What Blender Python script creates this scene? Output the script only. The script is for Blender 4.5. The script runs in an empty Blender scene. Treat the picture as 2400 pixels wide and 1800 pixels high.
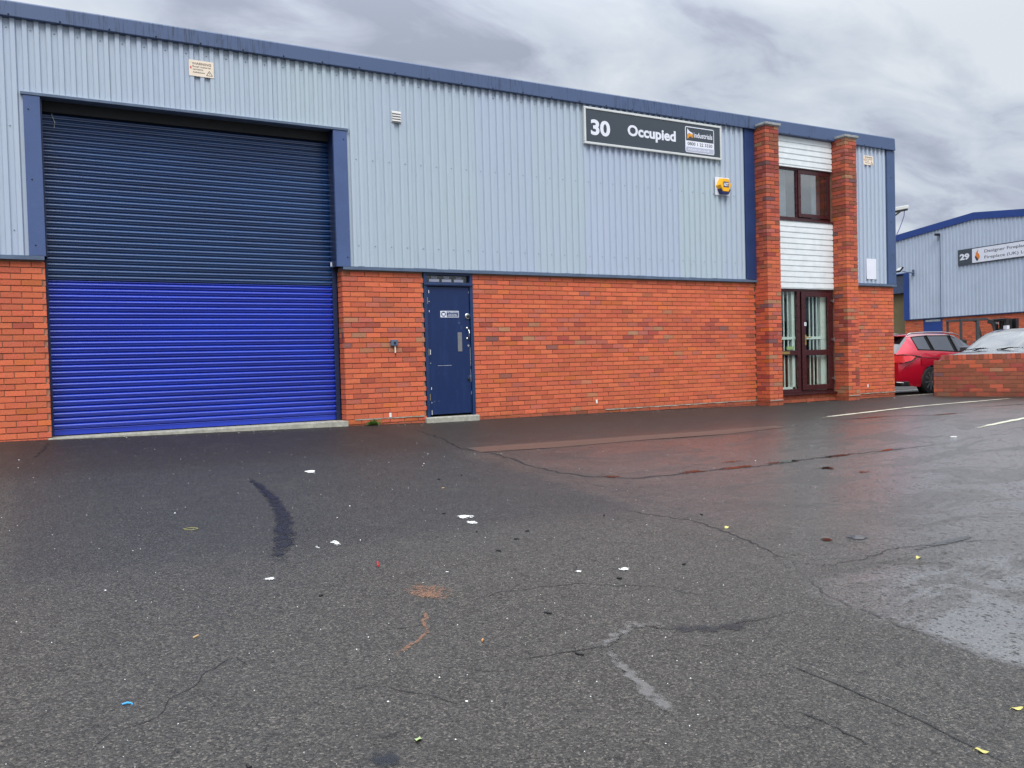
import bpy, bmesh, math, random
from mathutils import Vector, Matrix, noise as mn
R = math.radians
random.seed(7)
S = bpy.context.scene
COL = S.collection

# ------------------------------------------------------------------ camera
cam = bpy.data.cameras.new('camera'); co = bpy.data.objects.new('camera', cam); COL.objects.link(co)
cam.sensor_width = 36; cam.lens = 30.0; cam.clip_end = 3000; cam.clip_start = .05
fw = Vector((.49175868, .87033753, -.02619117)); rt = Vector((.86999071, -.4923585, -.02644374)); up = Vector((.03591043, .00978214, .99930714))
m = Matrix((rt, up, -fw)).transposed().to_4x4(); m.translation = Vector((-6.2355, -12.0308, .8216)); co.matrix_world = m
S.camera = co

# ------------------------------------------------------------------ sky, sun, exposure
S.view_settings.view_transform = 'Standard'; S.view_settings.look = 'None'
S.view_settings.exposure = 0.45; S.view_settings.gamma = 1
SUN_EL, SUN_AZ = R(52), R(205)      # azimuth from +Y, clockwise
world = bpy.data.worlds.new('World'); S.world = world; world.use_nodes = True

def srgb(r, g, b):
    f = lambda c: ((c/255+.055)/1.055)**2.4 if c/255 > .04045 else c/255/12.92
    return (f(r), f(g), f(b), 1)

class NT:
    """small helper to write node trees"""
    def __init__(s, nt): s.nt = nt; nt.nodes.clear()
    def n(s, typ, _o=0, **kw):
        nd = s.nt.nodes.new(typ)
        for k, v in kw.items():
            if k.startswith('i_'):
                key = k[2:]; key = int(key) if key.isdigit() else key.replace('_', ' ')
                if isinstance(v, bpy.types.NodeSocket): s.nt.links.new(v, nd.inputs[key])
                else: nd.inputs[key].default_value = v
            else: setattr(nd, k, v)
        return nd.outputs[_o] if len(nd.outputs) else None
    def math(s, op, a, b=0.0, c=0.0, clamp=False): return s.n('ShaderNodeMath', operation=op, use_clamp=clamp, i_0=a, i_1=b, i_2=c)
    def ramp(s, f, stops, interp='LINEAR'):
        nd = s.nt.nodes.new('ShaderNodeValToRGB'); nd.color_ramp.interpolation = interp
        e = nd.color_ramp.elements
        while len(e) < len(stops): e.new(.5)
        for x, (p, c) in zip(e, stops): x.position = p; x.color = c if len(c) == 4 else (*c, 1)
        s.nt.links.new(f, nd.inputs[0]); return nd.outputs[0]
    def step(s, v, a, b):
        nd = s.nt.nodes.new('ShaderNodeMapRange'); nd.interpolation_type = 'SMOOTHSTEP'
        s.nt.links.new(v, nd.inputs[0]) ; nd.inputs[1].default_value = a; nd.inputs[2].default_value = b
        return nd.outputs[0]
    def mix(s, f, a, b, mode='MIX'):
        nd = s.nt.nodes.new('ShaderNodeMix'); nd.data_type = 'RGBA'; nd.blend_type = mode
        for k, v in ((0, f), (6, a), (7, b)):
            if isinstance(v, bpy.types.NodeSocket): s.nt.links.new(v, nd.inputs[k])
            else: nd.inputs[k].default_value = v if k == 0 or len(v) == 4 else (*v, 1)
        return nd.outputs[2]
    def pos(s, sx=1, sy=1, sz=1, src='Position', off=(0, 0, 0)):
        if src == 'Position': o = s.nt.nodes.new('ShaderNodeNewGeometry').outputs['Position']
        else: o = s.nt.nodes.new('ShaderNodeTexCoord').outputs[src]
        mp = s.nt.nodes.new('ShaderNodeMapping'); mp.inputs['Scale'].default_value = (sx, sy, sz); mp.inputs['Location'].default_value = off
        s.nt.links.new(o, mp.inputs[0]); return mp.outputs[0]
    def noise(s, vec, scale, detail=4, rough=.55, dist=0, out=0):
        return s.n('ShaderNodeTexNoise', out, i_Vector=vec, i_Scale=scale, i_Detail=detail, i_Roughness=rough, i_Distortion=dist)
    def xyz(s, v):
        nd = s.nt.nodes.new('ShaderNodeSeparateXYZ'); s.nt.links.new(v, nd.inputs[0]); return nd.outputs

# world: Nishita sky seen through a broken overcast layer
t = NT(world.node_tree)
sky = t.n('ShaderNodeTexSky', sky_type='NISHITA', sun_disc=False, sun_elevation=SUN_EL, sun_rotation=SUN_AZ, air_density=1.0, dust_density=2.0)
d = t.nt.nodes.new('ShaderNodeTexCoord').outputs['Generated']
x, y, z = t.xyz(d)
zc = t.math('MAXIMUM', z, 0.0)
den = t.math('ADD', zc, .22)
px = t.math('DIVIDE', x, den); py = t.math('DIVIDE', y, den)
cv = t.nt.nodes.new('ShaderNodeCombineXYZ'); t.nt.links.new(px, cv.inputs[0]); t.nt.links.new(py, cv.inputs[1])
mp = t.nt.nodes.new('ShaderNodeMapping'); mp.inputs['Rotation'].default_value = (0, 0, R(-42)); mp.inputs['Scale'].default_value = (1.1, 2.0, 1)
mp.inputs['Location'].default_value = (3.1, 7.4, 0)
t.nt.links.new(cv.outputs[0], mp.inputs[0])
c1 = t.noise(mp.outputs[0], .6, 5, .5, .5); c2 = t.noise(mp.outputs[0], 2.6, 6, .55, .5)
cl = t.math('ADD', t.math('MULTIPLY', c1, .56), t.math('MULTIPLY', c2, .44))
ccol = t.ramp(cl, [(.41, (2.8, 3.1, 3.75)), (.455, (3.5, 3.8, 4.55)), (.49, (4.2, 4.6, 5.25)), (.545, (4.8, 5.2, 5.75)), (.60, (5.6, 5.9, 6.3))])
ZEN = t.math('ADD', 1.0, t.math('MULTIPLY', t.step(z, .30, .85), 2.7))
ccol = t.n('ShaderNodeVectorMath', operation='SCALE', i_0=ccol, i_Scale=ZEN)
col = t.mix(.93, sky, ccol)
bg = t.n('ShaderNodeBackground', i_Color=col, i_Strength=.10)
t.n('ShaderNodeOutputWorld', i_Surface=bg)

sl = bpy.data.lights.new('sun', 'SUN'); sl.energy = 1.5; sl.angle = R(30); sl.color = (1, .965, .92)
so = bpy.data.objects.new('sun', sl); COL.objects.link(so); so.location = (0, 0, 30)
sd = Vector((math.sin(SUN_AZ)*math.cos(SUN_EL), math.cos(SUN_AZ)*math.cos(SUN_EL), math.sin(SUN_EL)))
so.rotation_euler = (-sd).to_track_quat('-Z', 'Y').to_euler()

# ------------------------------------------------------------------ materials
MATS = {}
def newmat(name):
    m = bpy.data.materials.new(name); m.use_nodes = True; MATS[name] = m; return m, NT(m.node_tree)
def pbsdf(t, bump=None, **kw):
    nd = t.nt.nodes.new('ShaderNodeBsdfPrincipled')
    for k, v in kw.items():
        key = k.replace('_', ' ')
        if isinstance(v, bpy.types.NodeSocket): t.nt.links.new(v, nd.inputs[key])
        else: nd.inputs[key].default_value = v
    if bump: t.nt.links.new(bump, nd.inputs['Normal'])
    return nd.outputs[0]
def out(t, sh): t.n('ShaderNodeOutputMaterial', i_Surface=sh)
def paint(name, c, rough=.45, var=.12, scale=3., bump=.02, metal=0., coat=0., streak=False, spec=.5):
    """painted or plain surface with gentle unevenness"""
    m, t = newmat(name)
    v = t.pos(1, 1, .12 if streak else 1)
    n = t.noise(v, scale, 5, .6); n2 = t.noise(t.pos(), scale*14, 3, .6)
    f = t.math('ADD', t.math('MULTIPLY', n, .7), t.math('MULTIPLY', n2, .3))
    dk = tuple(x*(1-var*1.6) for x in c[:3]) + (1,); lt = tuple(min(1, x*(1+var*1.6)) for x in c[:3]) + (1,)
    cc = t.ramp(f, [(.3, dk), (.7, lt)])
    b = t.n('ShaderNodeBump', i_Strength=bump*10, i_Distance=.002, i_Height=n2)
    rr = t.math('ADD', rough-.06, t.math('MULTIPLY', n, .12))
    out(t, pbsdf(t, b, Base_Color=cc, Roughness=rr, Metallic=metal, Coat_Weight=coat, Specular_IOR_Level=spec)); return m

M = {}
M['navy'] = paint('navy_paint', srgb(66, 86, 122), .38, .10, 2, .01)
M['navy_dark'] = paint('dark_navy_paint', srgb(28, 44, 78), .4, .15, 3, .02)
M['slate'] = paint('slate_flashing', srgb(86, 102, 124), .45, .15, 5, .05)
M['lap'] = paint('lap_seam', srgb(138, 154, 166), .5, .05, 5, .01)  # slightly darker than the sheets, for the thin seam lines
M['screw'] = paint('screw_caps', srgb(140, 154, 166), .45, .1, 20, .01)
M['trim'] = paint('blue_trim', srgb(72, 92, 134), .4, .07, 2, .01)
M['frame_blue'] = paint('door_frame_blue', srgb(30, 52, 92), .4, .12, 5, .02)
M['strip'] = paint('navy_corner_trim', srgb(36, 60, 104), .35, .12, 3, .01)
M['cobalt'] = paint('cobalt_trim', srgb(24, 62, 134), .4, .08, 2, .01)
M['black'] = paint('black_rubber', (.012, .012, .013, 1), .6, .2, 8, .03)
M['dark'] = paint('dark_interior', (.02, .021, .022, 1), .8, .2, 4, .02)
M['clad_far'] = paint('lightened_cladding', srgb(186, 197, 212), .4, .05, 1.2, .01)  # extra light put into the colour, as the far facade gets little sun
M['brown_in'] = paint('brown_interior', srgb(126, 112, 78), .8, .12, 2, .02)
M['white_boards'] = paint('white_boards', srgb(226, 232, 232), .5, .07, 5, .05)
M['alu'] = paint('aluminium_frame', srgb(214, 216, 212), .35, .05, 4, .01, .2)
M['chrome'] = paint('chrome', (.62, .62, .6, 1), .2, .05, 6, .01, 1)
M['steel'] = paint('brushed_steel', (.40, .39, .37, 1), .38, .1, 12, .02, 1)
M['brass'] = paint('brass', (.72, .52, .18, 1), .25, .08, 9, .01, .9)
M['maroon'] = paint('maroon_frame', srgb(64, 28, 31), .28, .10, 5, .01)
M['white_in'] = paint('white_interior', srgb(215, 225, 220), .6, .05, 4, .01)
M['signdark'] = paint('sign_charcoal', srgb(62, 70, 78), .35, .03, 2, .005)
M['white_pl'] = paint('white_plastic', srgb(228, 230, 238), .4, .04, 4, .01)
M['pale_grey'] = paint('pale_grey_vinyl', srgb(176, 180, 196), .4, .04, 4, .005)
M['cream'] = paint('cream_sign', srgb(238, 222, 200), .5, .06, 9, .01)
M['louvre_c'] = paint('weathered_plastic', srgb(200, 198, 194), .55, .08, 9, .01)
M['ink'] = paint('grey_ink', srgb(112, 100, 96), .6, .1, 30, .01)
M['ink_dark'] = paint('dark_ink', srgb(58, 60, 66), .6, .1, 30, .01)
M['red_ink'] = paint('red_ink', srgb(214, 90, 80), .6, .1, 30, .01)
M['orange'] = paint('orange_vinyl', srgb(240, 160, 40), .4, .03, 4, .01)
M['flame'] = paint('flame_orange', srgb(224, 130, 50), .5, .12, 6, .01)
M['yellow'] = paint('yellow_plastic', srgb(246, 180, 20), .32, .04, 6, .01)
M['alarmblue'] = paint('dark_blue_plastic', srgb(28, 34, 92), .3, .06, 6, .01)
M['door_blue'] = None
M['concrete'] = paint('worn_concrete', srgb(168, 166, 152), .85, .22, 14, .12)
M['lead'] = paint('lead_capping', srgb(150, 152, 150), .6, .22, 9, .08)
M['roof'] = paint('roof_sheet', srgb(120, 124, 124), .8, .2, 2, .05)
M['mortar'] = paint('mortar', srgb(150, 114, 92), .9, .2, 9, .1)
M['yellow_line'] = paint('yellow_line_paint', srgb(222, 216, 182), .5, .3, 26, .12)
M['tyre'] = paint('tyre', (.014, .014, .015, 1), .75, .2, 20, .05)
M['alloy'] = paint('alloy_rim', (.55, .56, .58, 1), .3, .05, 8, .01, .9)
M['wood'] = paint('bare_wood', srgb(206, 170, 122), .8, .15, 40, .05)
M['butt'] = paint('cork_paper', srgb(214, 150, 92), .8, .15, 40, .05)
M['redpl'] = paint('red_plastic', srgb(200, 40, 50), .4, .05, 20, .01)
M['bluepl'] = paint('blue_plastic', srgb(60, 160, 214), .35, .05, 20, .01)
M['whitep'] = paint('white_paint_fleck', srgb(236, 236, 230), .6, .08, 60, .05)
M['leafy'] = paint('yellow_leaf', srgb(190, 182, 104), .55, .15, 60, .05)
M['band'] = paint('dull_yellow_band', srgb(176, 170, 96), .5, .1, 60, .01)
M['leafg'] = paint('pale_green_leaf', srgb(170, 190, 128), .55, .12, 60, .05)
M['weed'] = paint('weed_leaf', (.12, .24, .05, 1), .6, .3, 30, .05)
M['crack'] = paint('crack_dark', (.010, .010, .011, 1), .62, .3, 30, .05)
M['bars'] = paint('white_bars', srgb(214, 222, 214), .45, .04, 9, .01)
M['redcar'] = paint('red_car_paint', (.58, .008, .03, 1), .22, .03, 2, .0, .35, 1.0)
M['greycar'] = paint('grey_car_paint', (.07, .078, .09, 1), .3, .03, 2, .0, .3, .8)
M['carglass'] = paint('tinted_glass', (.012, .014, .016, 1), .04, .02, 2, .0, 0, 1, False, 1.0)
M['taillight'] = paint('tail_lamp', (.80, .04, .045, 1), .12, .1, 30, .0, 0, 1)
M['lampglass'] = paint('lamp_lens', (.75, .76, .74, 1), .15, .05, 30, .0, 0, 1)
M['forkframe'] = paint('dark_grey_frame', (.05, .052, .055, 1), .4, .1, 6, .01)
M['forkbody'] = paint('forklift_body', (.45, .22, .03, 1), .4, .1, 6, .01)
M['camwhite'] = paint('camera_housing', srgb(206, 208, 204), .4, .05, 9, .01)
M['purple'] = paint('purple_cable', srgb(96, 88, 150), .5, .05, 9, .01)

def glass_mat(name, refl, tint):
    m, t = newmat(name)
    gl = t.n('ShaderNodeBsdfGlossy', i_Color=(1, 1, 1, 1), i_Roughness=.015)
    tr = t.n('ShaderNodeBsdfTransparent', i_Color=tint)
    fc = t.n('ShaderNodeLayerWeight', 1, i_Blend=.5)
    f = t.math('ADD', refl+.04, t.math('MULTIPLY', t.math('POWER', fc, 4.0), .8), clamp=True)
    out(t, t.n('ShaderNodeMixShader', i_0=f, i_1=tr, i_2=gl)); return m
M['glass'] = glass_mat('window_glass', .17, (.80, .84, .83, 1))
M['doorglass'] = glass_mat('door_glass', .0, (.93, .97, .955, 1))
M['screen'] = glass_mat('windscreen_glass', .16, (.55, .62, .62, 1))

# cladding: box-profile steel sheet, each sheet faded a little differently
m, t = newmat('steel_cladding'); M['clad'] = m
px, py, pz = t.xyz(t.pos())
wn = t.nt.nodes.new('ShaderNodeTexWhiteNoise'); wn.noise_dimensions = '1D'
t.nt.links.new(t.math('FLOOR', t.math('DIVIDE', px, 1.0269)), wn.inputs['W'])
n1 = t.noise(t.pos(1, 1, .15), 1.4, 5, .6); n2 = t.noise(t.pos(), .45, 3, .5); n3 = t.noise(t.pos(6, 6, .6), 5, 5, .65)
f = t.math('ADD', t.math('MULTIPLY', wn.outputs[0], .36), t.math('MULTIPLY', n2, .64))
c = t.ramp(f, [(.25, srgb(177, 191, 198)), (.5, srgb(176, 188, 202)), (.75, srgb(177, 188, 208))])
c = t.mix(t.math('MULTIPLY', t.step(n3, .52, .75), .22), c, srgb(128, 142, 150))
c = t.mix(t.math('MULTIPLY', t.step(n1, .5, .8), .18), c, srgb(196, 206, 214))
b = t.n('ShaderNodeBump', i_Strength=.25, i_Distance=.003, i_Height=t.noise(t.pos(1, 1, .25), 4, 3))
out(t, pbsdf(t, b, Base_Color=c, Roughness=t.math('ADD', .34, t.math('MULTIPLY', n1, .16))))

# fascia: navy with dark water runs
m, t = newmat('navy_fascia'); M['fascia'] = m
st = t.noise(t.pos(14, 1, .9), 3.0, 5, .7); big = t.noise(t.pos(1, 1, .2), .55, 3, .5)
msk = t.math('MULTIPLY', t.step(st, .50, .62), t.step(big, .44, .56))
c = t.mix(msk, srgb(66, 84, 118), srgb(42, 54, 78))
c = t.mix(t.math('MULTIPLY', t.noise(t.pos(), 2.2, 4), .25), c, srgb(88, 104, 134))
out(t, pbsdf(t, None, Base_Color=c, Roughness=.4))

# bricks: colour per brick stored on the faces, plus grain and smears
m, t = newmat('facing_brick'); M['brick'] = m
at = t.n('ShaderNodeAttribute', attribute_name='Col')
g1 = t.noise(t.pos(), 55, 5, .7); g2 = t.noise(t.pos(), 9, 4, .6); g3 = t.noise(t.pos(.4, .4, 1.6), 1.3, 4, .6)
c = t.mix(1.0, at, t.ramp(g1, [(.25, (.70, .68, .66)), (.55, (1.02, 1, 1)), (.8, (1.22, 1.2, 1.16))]), 'MULTIPLY')
c = t.mix(t.math('MULTIPLY', t.step(g2, .55, .8), .22), c, srgb(150, 118, 100))
c = t.mix(t.math('MULTIPLY', t.step(g3, .55, .8), .18), c, srgb(92, 66, 60))
px, py, pz = t.xyz(t.pos())
damp = t.math('SUBTRACT', 1, t.step(t.math('ADD', pz, t.math('MULTIPLY', g2, .10)), -.02, .06))
c = t.mix(t.math('MULTIPLY', damp, .45), c, srgb(84, 58, 46))
b = t.n('ShaderNodeBump', i_Strength=.6, i_Distance=.003, i_Height=t.math('ADD', g1, g2))
out(t, pbsdf(t, b, Base_Color=c, Roughness=.72, Specular_IOR_Level=.35))

# roller shutter laths
def lathmat(name, c0, c1, rough, coat, spec=.5):
    m, t = newmat(name)
    n = t.noise(t.pos(.25, 1, 2.5), 2.5, 5, .6); n2 = t.noise(t.pos(8, 1, 8), 5, 4, .7)
    c = t.mix(t.step(n, .3, .75), c0, c1)
    c = t.mix(t.math('MULTIPLY', t.step(n2, .62, .74), .25), c, tuple(min(1, x*1.7+.02) for x in c1[:3]))
    out(t, pbsdf(t, None, Base_Color=c, Roughness=rough, Coat_Weight=coat, Coat_Roughness=.2, Coat_IOR=1.65, Specular_IOR_Level=spec)); return m
M['lath_top'] = lathmat('slate_blue_laths', srgb(14, 52, 100), srgb(24, 68, 120), .32, .8)
M['lath_low'] = lathmat('royal_blue_laths', srgb(3, 42, 166), srgb(8, 52, 184), .30, .75)

# worn blue door paint
m, t = newmat('blue_door_paint'); M['door_blue'] = m
n1 = t.noise(t.pos(3, 1, .6), 3, 6, .7); n2 = t.noise(t.pos(1, 1, 1), 7, 6, .75); n3 = t.noise(t.pos(2, 1, 1, off=(3, 0, 1)), 2.2, 4, .6)
px, py, pz = t.xyz(t.pos())
c = t.mix(t.math('MULTIPLY', t.step(n1, .45, .8), .5), srgb(12, 38, 84), srgb(32, 60, 108))
sc = t.math('MULTIPLY', t.step(n2, .60, .68), t.step(n3, .52, .62))
low = t.math('MULTIPLY', t.math('SUBTRACT', 1, t.step(pz, .5, .85)), t.step(px, -.6, -.35))
c = t.mix(t.math('MULTIPLY', sc, t.math('ADD', .28, t.math('MULTIPLY', low, .6))), c, srgb(150, 162, 184))
out(t, pbsdf(t, t.n('ShaderNodeBump', i_Strength=.3, i_Distance=.002, i_Height=n2), Base_Color=c, Roughness=.36))

# wet tarmac
m, t = newmat('wet_tarmac'); M['tarmac'] = m
P = t.pos(); px, py, pz = t.xyz(P)
vo = t.nt.nodes.new('ShaderNodeTexVoronoi'); vo.inputs['Scale'].default_value = 120; t.nt.links.new(P, vo.inputs['Vector'])
vo2 = t.nt.nodes.new('ShaderNodeTexVoronoi'); vo2.inputs['Scale'].default_value = 42; t.nt.links.new(t.pos(1, 1, 1, off=(.3, .2, .1)), vo2.inputs['Vector'])
cell = t.xyz(vo.outputs['Color']); cell2 = t.xyz(vo2.outputs['Color'])
big = t.noise(P, .35, 5, .6, .5); med = t.noise(P, 1.7, 5, .6, .3); fine = t.noise(P, 38, 4, .7); mid2 = t.noise(P, 6, 5, .65)
edge = t.math('MULTIPLY', t.math('SUBTRACT', med, .5), 1.3)
# newer, smoother apron in front of the shutter
ax = t.math('MULTIPLY', t.step(t.math('ADD', px, t.math('MULTIPLY', edge, .25)), -6.45, -6.3), t.math('SUBTRACT', 1, t.step(t.math('ADD', px, t.math('MULTIPLY', edge, .25)), -2.0, -1.8)))
apron = t.math('MULTIPLY', ax, t.step(t.math('ADD', py, t.math('MULTIPLY', edge, .6)), -6.7, -6.2))
# worn, open-textured area near the viewer on the left
coarse = t.math('SUBTRACT', 1, t.step(t.math('ADD', py, t.math('MULTIPLY', edge, 1.0)), -7.6, -6.3))
# smoother wetter run along the foot of the wall
wet = t.step(t.math('ADD', py, t.math('MULTIPLY', edge, .5)), -3.3, -2.3)
# standing water film
fy = t.math('ADD', py, t.math('MULTIPLY', edge, 1.1)); fx = t.math('ADD', px, t.math('MULTIPLY', edge, .8))
film = t.math('MULTIPLY', t.step(fx, -2.6, -1.8), t.math('MULTIPLY', t.step(fy, -9.2, -8.6), t.math('SUBTRACT', 1, t.step(fy, -8.2, -7.2))))
film = t.math('MULTIPLY', film, t.step(mid2, .35, .6))
base = t.ramp(t.math('ADD', t.math('MULTIPLY', big, .5), t.math('MULTIPLY', med, .5)), [(.3, (.030, .030, .031)), (.7, (.052, .052, .052))])
base = t.mix(t.math('MULTIPLY', apron, .65), base, (.026, .027, .031))
base = t.mix(t.math('MULTIPLY', coarse, .55), base, (.064, .062, .059))
chip = t.ramp(cell[0], [(0, (.45, .45, .46)), (.5, (.9, .9, .9)), (.88, (1.5, 1.48, 1.42)), (1, (2.6, 2.5, 2.4))])
base = t.mix(1.0, base, chip, 'MULTIPLY')
speck = t.math('MULTIPLY', t.step(cell2[1], .975, .985), t.math('SUBTRACT', 1, t.step(vo2.outputs['Distance'], .10, .16)))
base = t.mix(t.math('MULTIPLY', speck, .5), base, (.42, .41, .38))
pit = t.step(t.noise(P, 17, 4, .7), .62, .70)
base = t.mix(t.math('MULTIPLY', pit, .6), base, (.010, .010, .011))
pit2 = t.step(t.noise(t.pos(.6, 1, 1), 48, 3, .6), .58, .66)
base = t.mix(t.math('MULTIPLY', pit2, .55), base, (.010, .010, .011))
hgt = t.math('ADD', t.math('MULTIPLY', vo.outputs['Distance'], -1.0), t.math('MULTIPLY', cell[2], .9))
hgt = t.math('ADD', hgt, t.math('MULTIPLY', fine, .8))
hgt = t.math('SUBTRACT', hgt, t.math('MULTIPLY', pit, .9))
# water film: thin on the left, almost closed on the right, broken by the tops of the stones
rz = t.math('MULTIPLY', t.step(t.math('ADD', px, t.math('MULTIPLY', edge, 1.3)), -3.6, 1.6), t.step(t.math('SUBTRACT', 0, py), 1.2, 4.0))
rzb = t.math('MULTIPLY', t.step(t.math('ADD', px, t.math('MULTIPLY', t.math('SUBTRACT', mid2, .5), .35)), -2.55, -2.38), t.math('SUBTRACT', 1, t.step(t.math('ADD', py, t.math('MULTIPLY', edge, .5)), -8.8, -8.4)))
hole = t.step(t.noise(t.pos(.8, 1.6, 1, off=(4, 1, 0)), 1.1, 5, .65, .8), .43, .52)
rz = t.math('MAXIMUM', t.math('MULTIPLY', rz, t.math('ADD', .66, t.math('MULTIPLY', hole, .34))), t.math('MULTIPLY', rzb, t.math('ADD', .5, t.math('MULTIPLY', hole, .5))))
patchy = t.math('ADD', t.math('MULTIPLY', mid2, .6), t.math('MULTIPLY', t.noise(t.pos(1, 1, 1, off=(9, 2, 0)), 2.6, 4, .6, .6), .4))
gap = t.n('ShaderNodeTexNoise', i_Vector=t.pos(1, 1, 1, off=(5, 5, 0)), i_Scale=17, i_Detail=5, i_Roughness=.78)
thr = t.math('ADD', gap, t.math('ADD', t.math('MULTIPLY', rz, .17), t.math('MULTIPLY', t.math('SUBTRACT', patchy, .5), .42)))
cover = t.step(thr, .47, .51)
vo3 = t.nt.nodes.new('ShaderNodeTexVoronoi'); vo3.inputs['Scale'].default_value = 19; t.nt.links.new(t.pos(1, .8, 1, off=(1.3, 2.2, 0)), vo3.inputs['Vector'])
st1 = t.math('MULTIPLY', t.math('SUBTRACT', 1, t.step(vo2.outputs['Distance'], .26, .36)), t.step(cell2[0], .34, .36))
st2 = t.math('MULTIPLY', t.math('SUBTRACT', 1, t.step(vo3.outputs['Distance'], .22, .32)), t.step(t.xyz(vo3.outputs['Color'])[0], .5, .52))
cover = t.math('MULTIPLY', cover, t.math('SUBTRACT', 1, t.math('MULTIPLY', t.math('MAXIMUM', st1, st2), .92)))
coatw = t.math('MULTIPLY', cover, t.math('ADD', .07, t.math('MULTIPLY', rz, .93)))
coatw = t.math('MULTIPLY', coatw, t.math('SUBTRACT', 1, t.math('MULTIPLY', t.math('MAXIMUM', apron, t.math('MULTIPLY', wet, .45)), .85)))
base = t.mix(t.math('MULTIPLY', t.math('MULTIPLY', rz, t.math('SUBTRACT', 1, cover)), .6), base, (.012, .012, .012))
base = t.mix(t.math('MULTIPLY', wet, .5), base, (.022, .016, .014))
base = t.mix(1.0, base, (1.18, 1.12, 1.02), 'MULTIPLY')
base = t.mix(t.math('MULTIPLY', t.step(patchy, .52, .66), .25), base, (.075, .070, .062))
bs = t.math('ADD', .75, t.math('MULTIPLY', coarse, .25))
bs = t.math('SUBTRACT', bs, t.math('MULTIPLY', rz, .25))
bump = t.n('ShaderNodeBump', i_Strength=bs, i_Distance=.0055, i_Height=hgt)
bump = t.n('ShaderNodeBump', i_Strength=.35, i_Distance=.02, i_Height=mid2, i_Normal=bump)
rgh = t.math('SUBTRACT', t.math('ADD', .50, t.math('MULTIPLY', med, .12)), t.math('MULTIPLY', rz, .12))
cb = t.n('ShaderNodeBump', i_Strength=.3, i_Distance=.012, i_Height=mid2)
cb = t.n('ShaderNodeBump', i_Strength=t.math('SUBTRACT', .7, t.math('MULTIPLY', t.math('MULTIPLY', rz, .42), t.math('SUBTRACT', 1, t.step(py, -8.0, -5.5)))), i_Distance=.0065, i_Height=t.math('ADD', fine, gap), i_Normal=cb)
cr = t.math('SUBTRACT', .26, t.math('MULTIPLY', rz, t.math('SUBTRACT', .16, t.math('MULTIPLY', t.step(py, -7.5, -4.5), .09))))
out(t, pbsdf(t, bump, Base_Color=base, Roughness=rgh, Specular_IOR_Level=.30, Coat_Weight=coatw, Coat_Roughness=cr, Coat_Normal=cb, Coat_IOR=t.math('ADD', 1.6, t.math('MULTIPLY', rz, 1.1))))

def decal(name, c, rough, lo, hi, scale=60, strength=1.0):
    """a stain lying on the tarmac, ragged at its edges"""
    m, t = newmat(name)
    u = t.nt.nodes.new('ShaderNodeUVMap').outputs[0]; ux, uy, uz = t.xyz(u)
    r = t.math('POWER', t.math('ABSOLUTE', uy), 2.0)
    e = t.math('POWER', t.math('ABSOLUTE', ux), 6.0)
    n = t.math('ADD', t.math('MULTIPLY', t.noise(t.pos(), scale, 4, .7), .6), t.math('MULTIPLY', t.noise(t.pos(), scale*.16, 4, .6), .4))
    a = t.math('SUBTRACT', t.math('SUBTRACT', n, t.math('MULTIPLY', r, .25)), t.math('MULTIPLY', e, .35))
    k = t.math('MULTIPLY', t.step(a, lo, hi), strength)
    cc = t.mix(t.noise(t.pos(), scale*2, 3), tuple(x*.6 for x in c[:3]), tuple(min(1, x*1.4) for x in c[:3]))
    sh = pbsdf(t, None, Base_Color=cc, Roughness=rough)
    out(t, t.n('ShaderNodeMixShader', i_0=k, i_1=t.n('ShaderNodeBsdfTransparent'), i_2=sh)); return m
M['d_skid'] = decal('blue_black_stain', (.004, .004, .012), .5, .37, .50, 80, .95)
M['d_rust'] = decal('rust_stain', (.27, .13, .07), .6, .37, .56, 60, .65)
M['d_oil'] = decal('oil_spot', (.012, .014, .020), .22, .30, .5, 20, .7)
M['d_white'] = decal('white_splash', (.72, .72, .70), .6, .42, .47, 34, 1)
M['d_slab'] = decal('wet_slab', (.095, .080, .068), .34, .10, .24, 12, .9)
M['yellow_line'] = decal('bay_line', (.62, .60, .45), .5, .08, .30, 30, .95)
M['d_pool'] = decal('shallow_pool', (.020, .015, .013), .05, .36, .44, 22, .95)
M['d_grout'] = decal('worn_filler', (.19, .18, .17), .4, .38, .56, 18, .6)
M['d_crack'] = decal('crack', (.008, .008, .009), .7, .22, .42, 22, .9)
M['d_dark'] = decal('dark_filler', (.014, .015, .018), .3, .36, .54, 14, .7)

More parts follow.
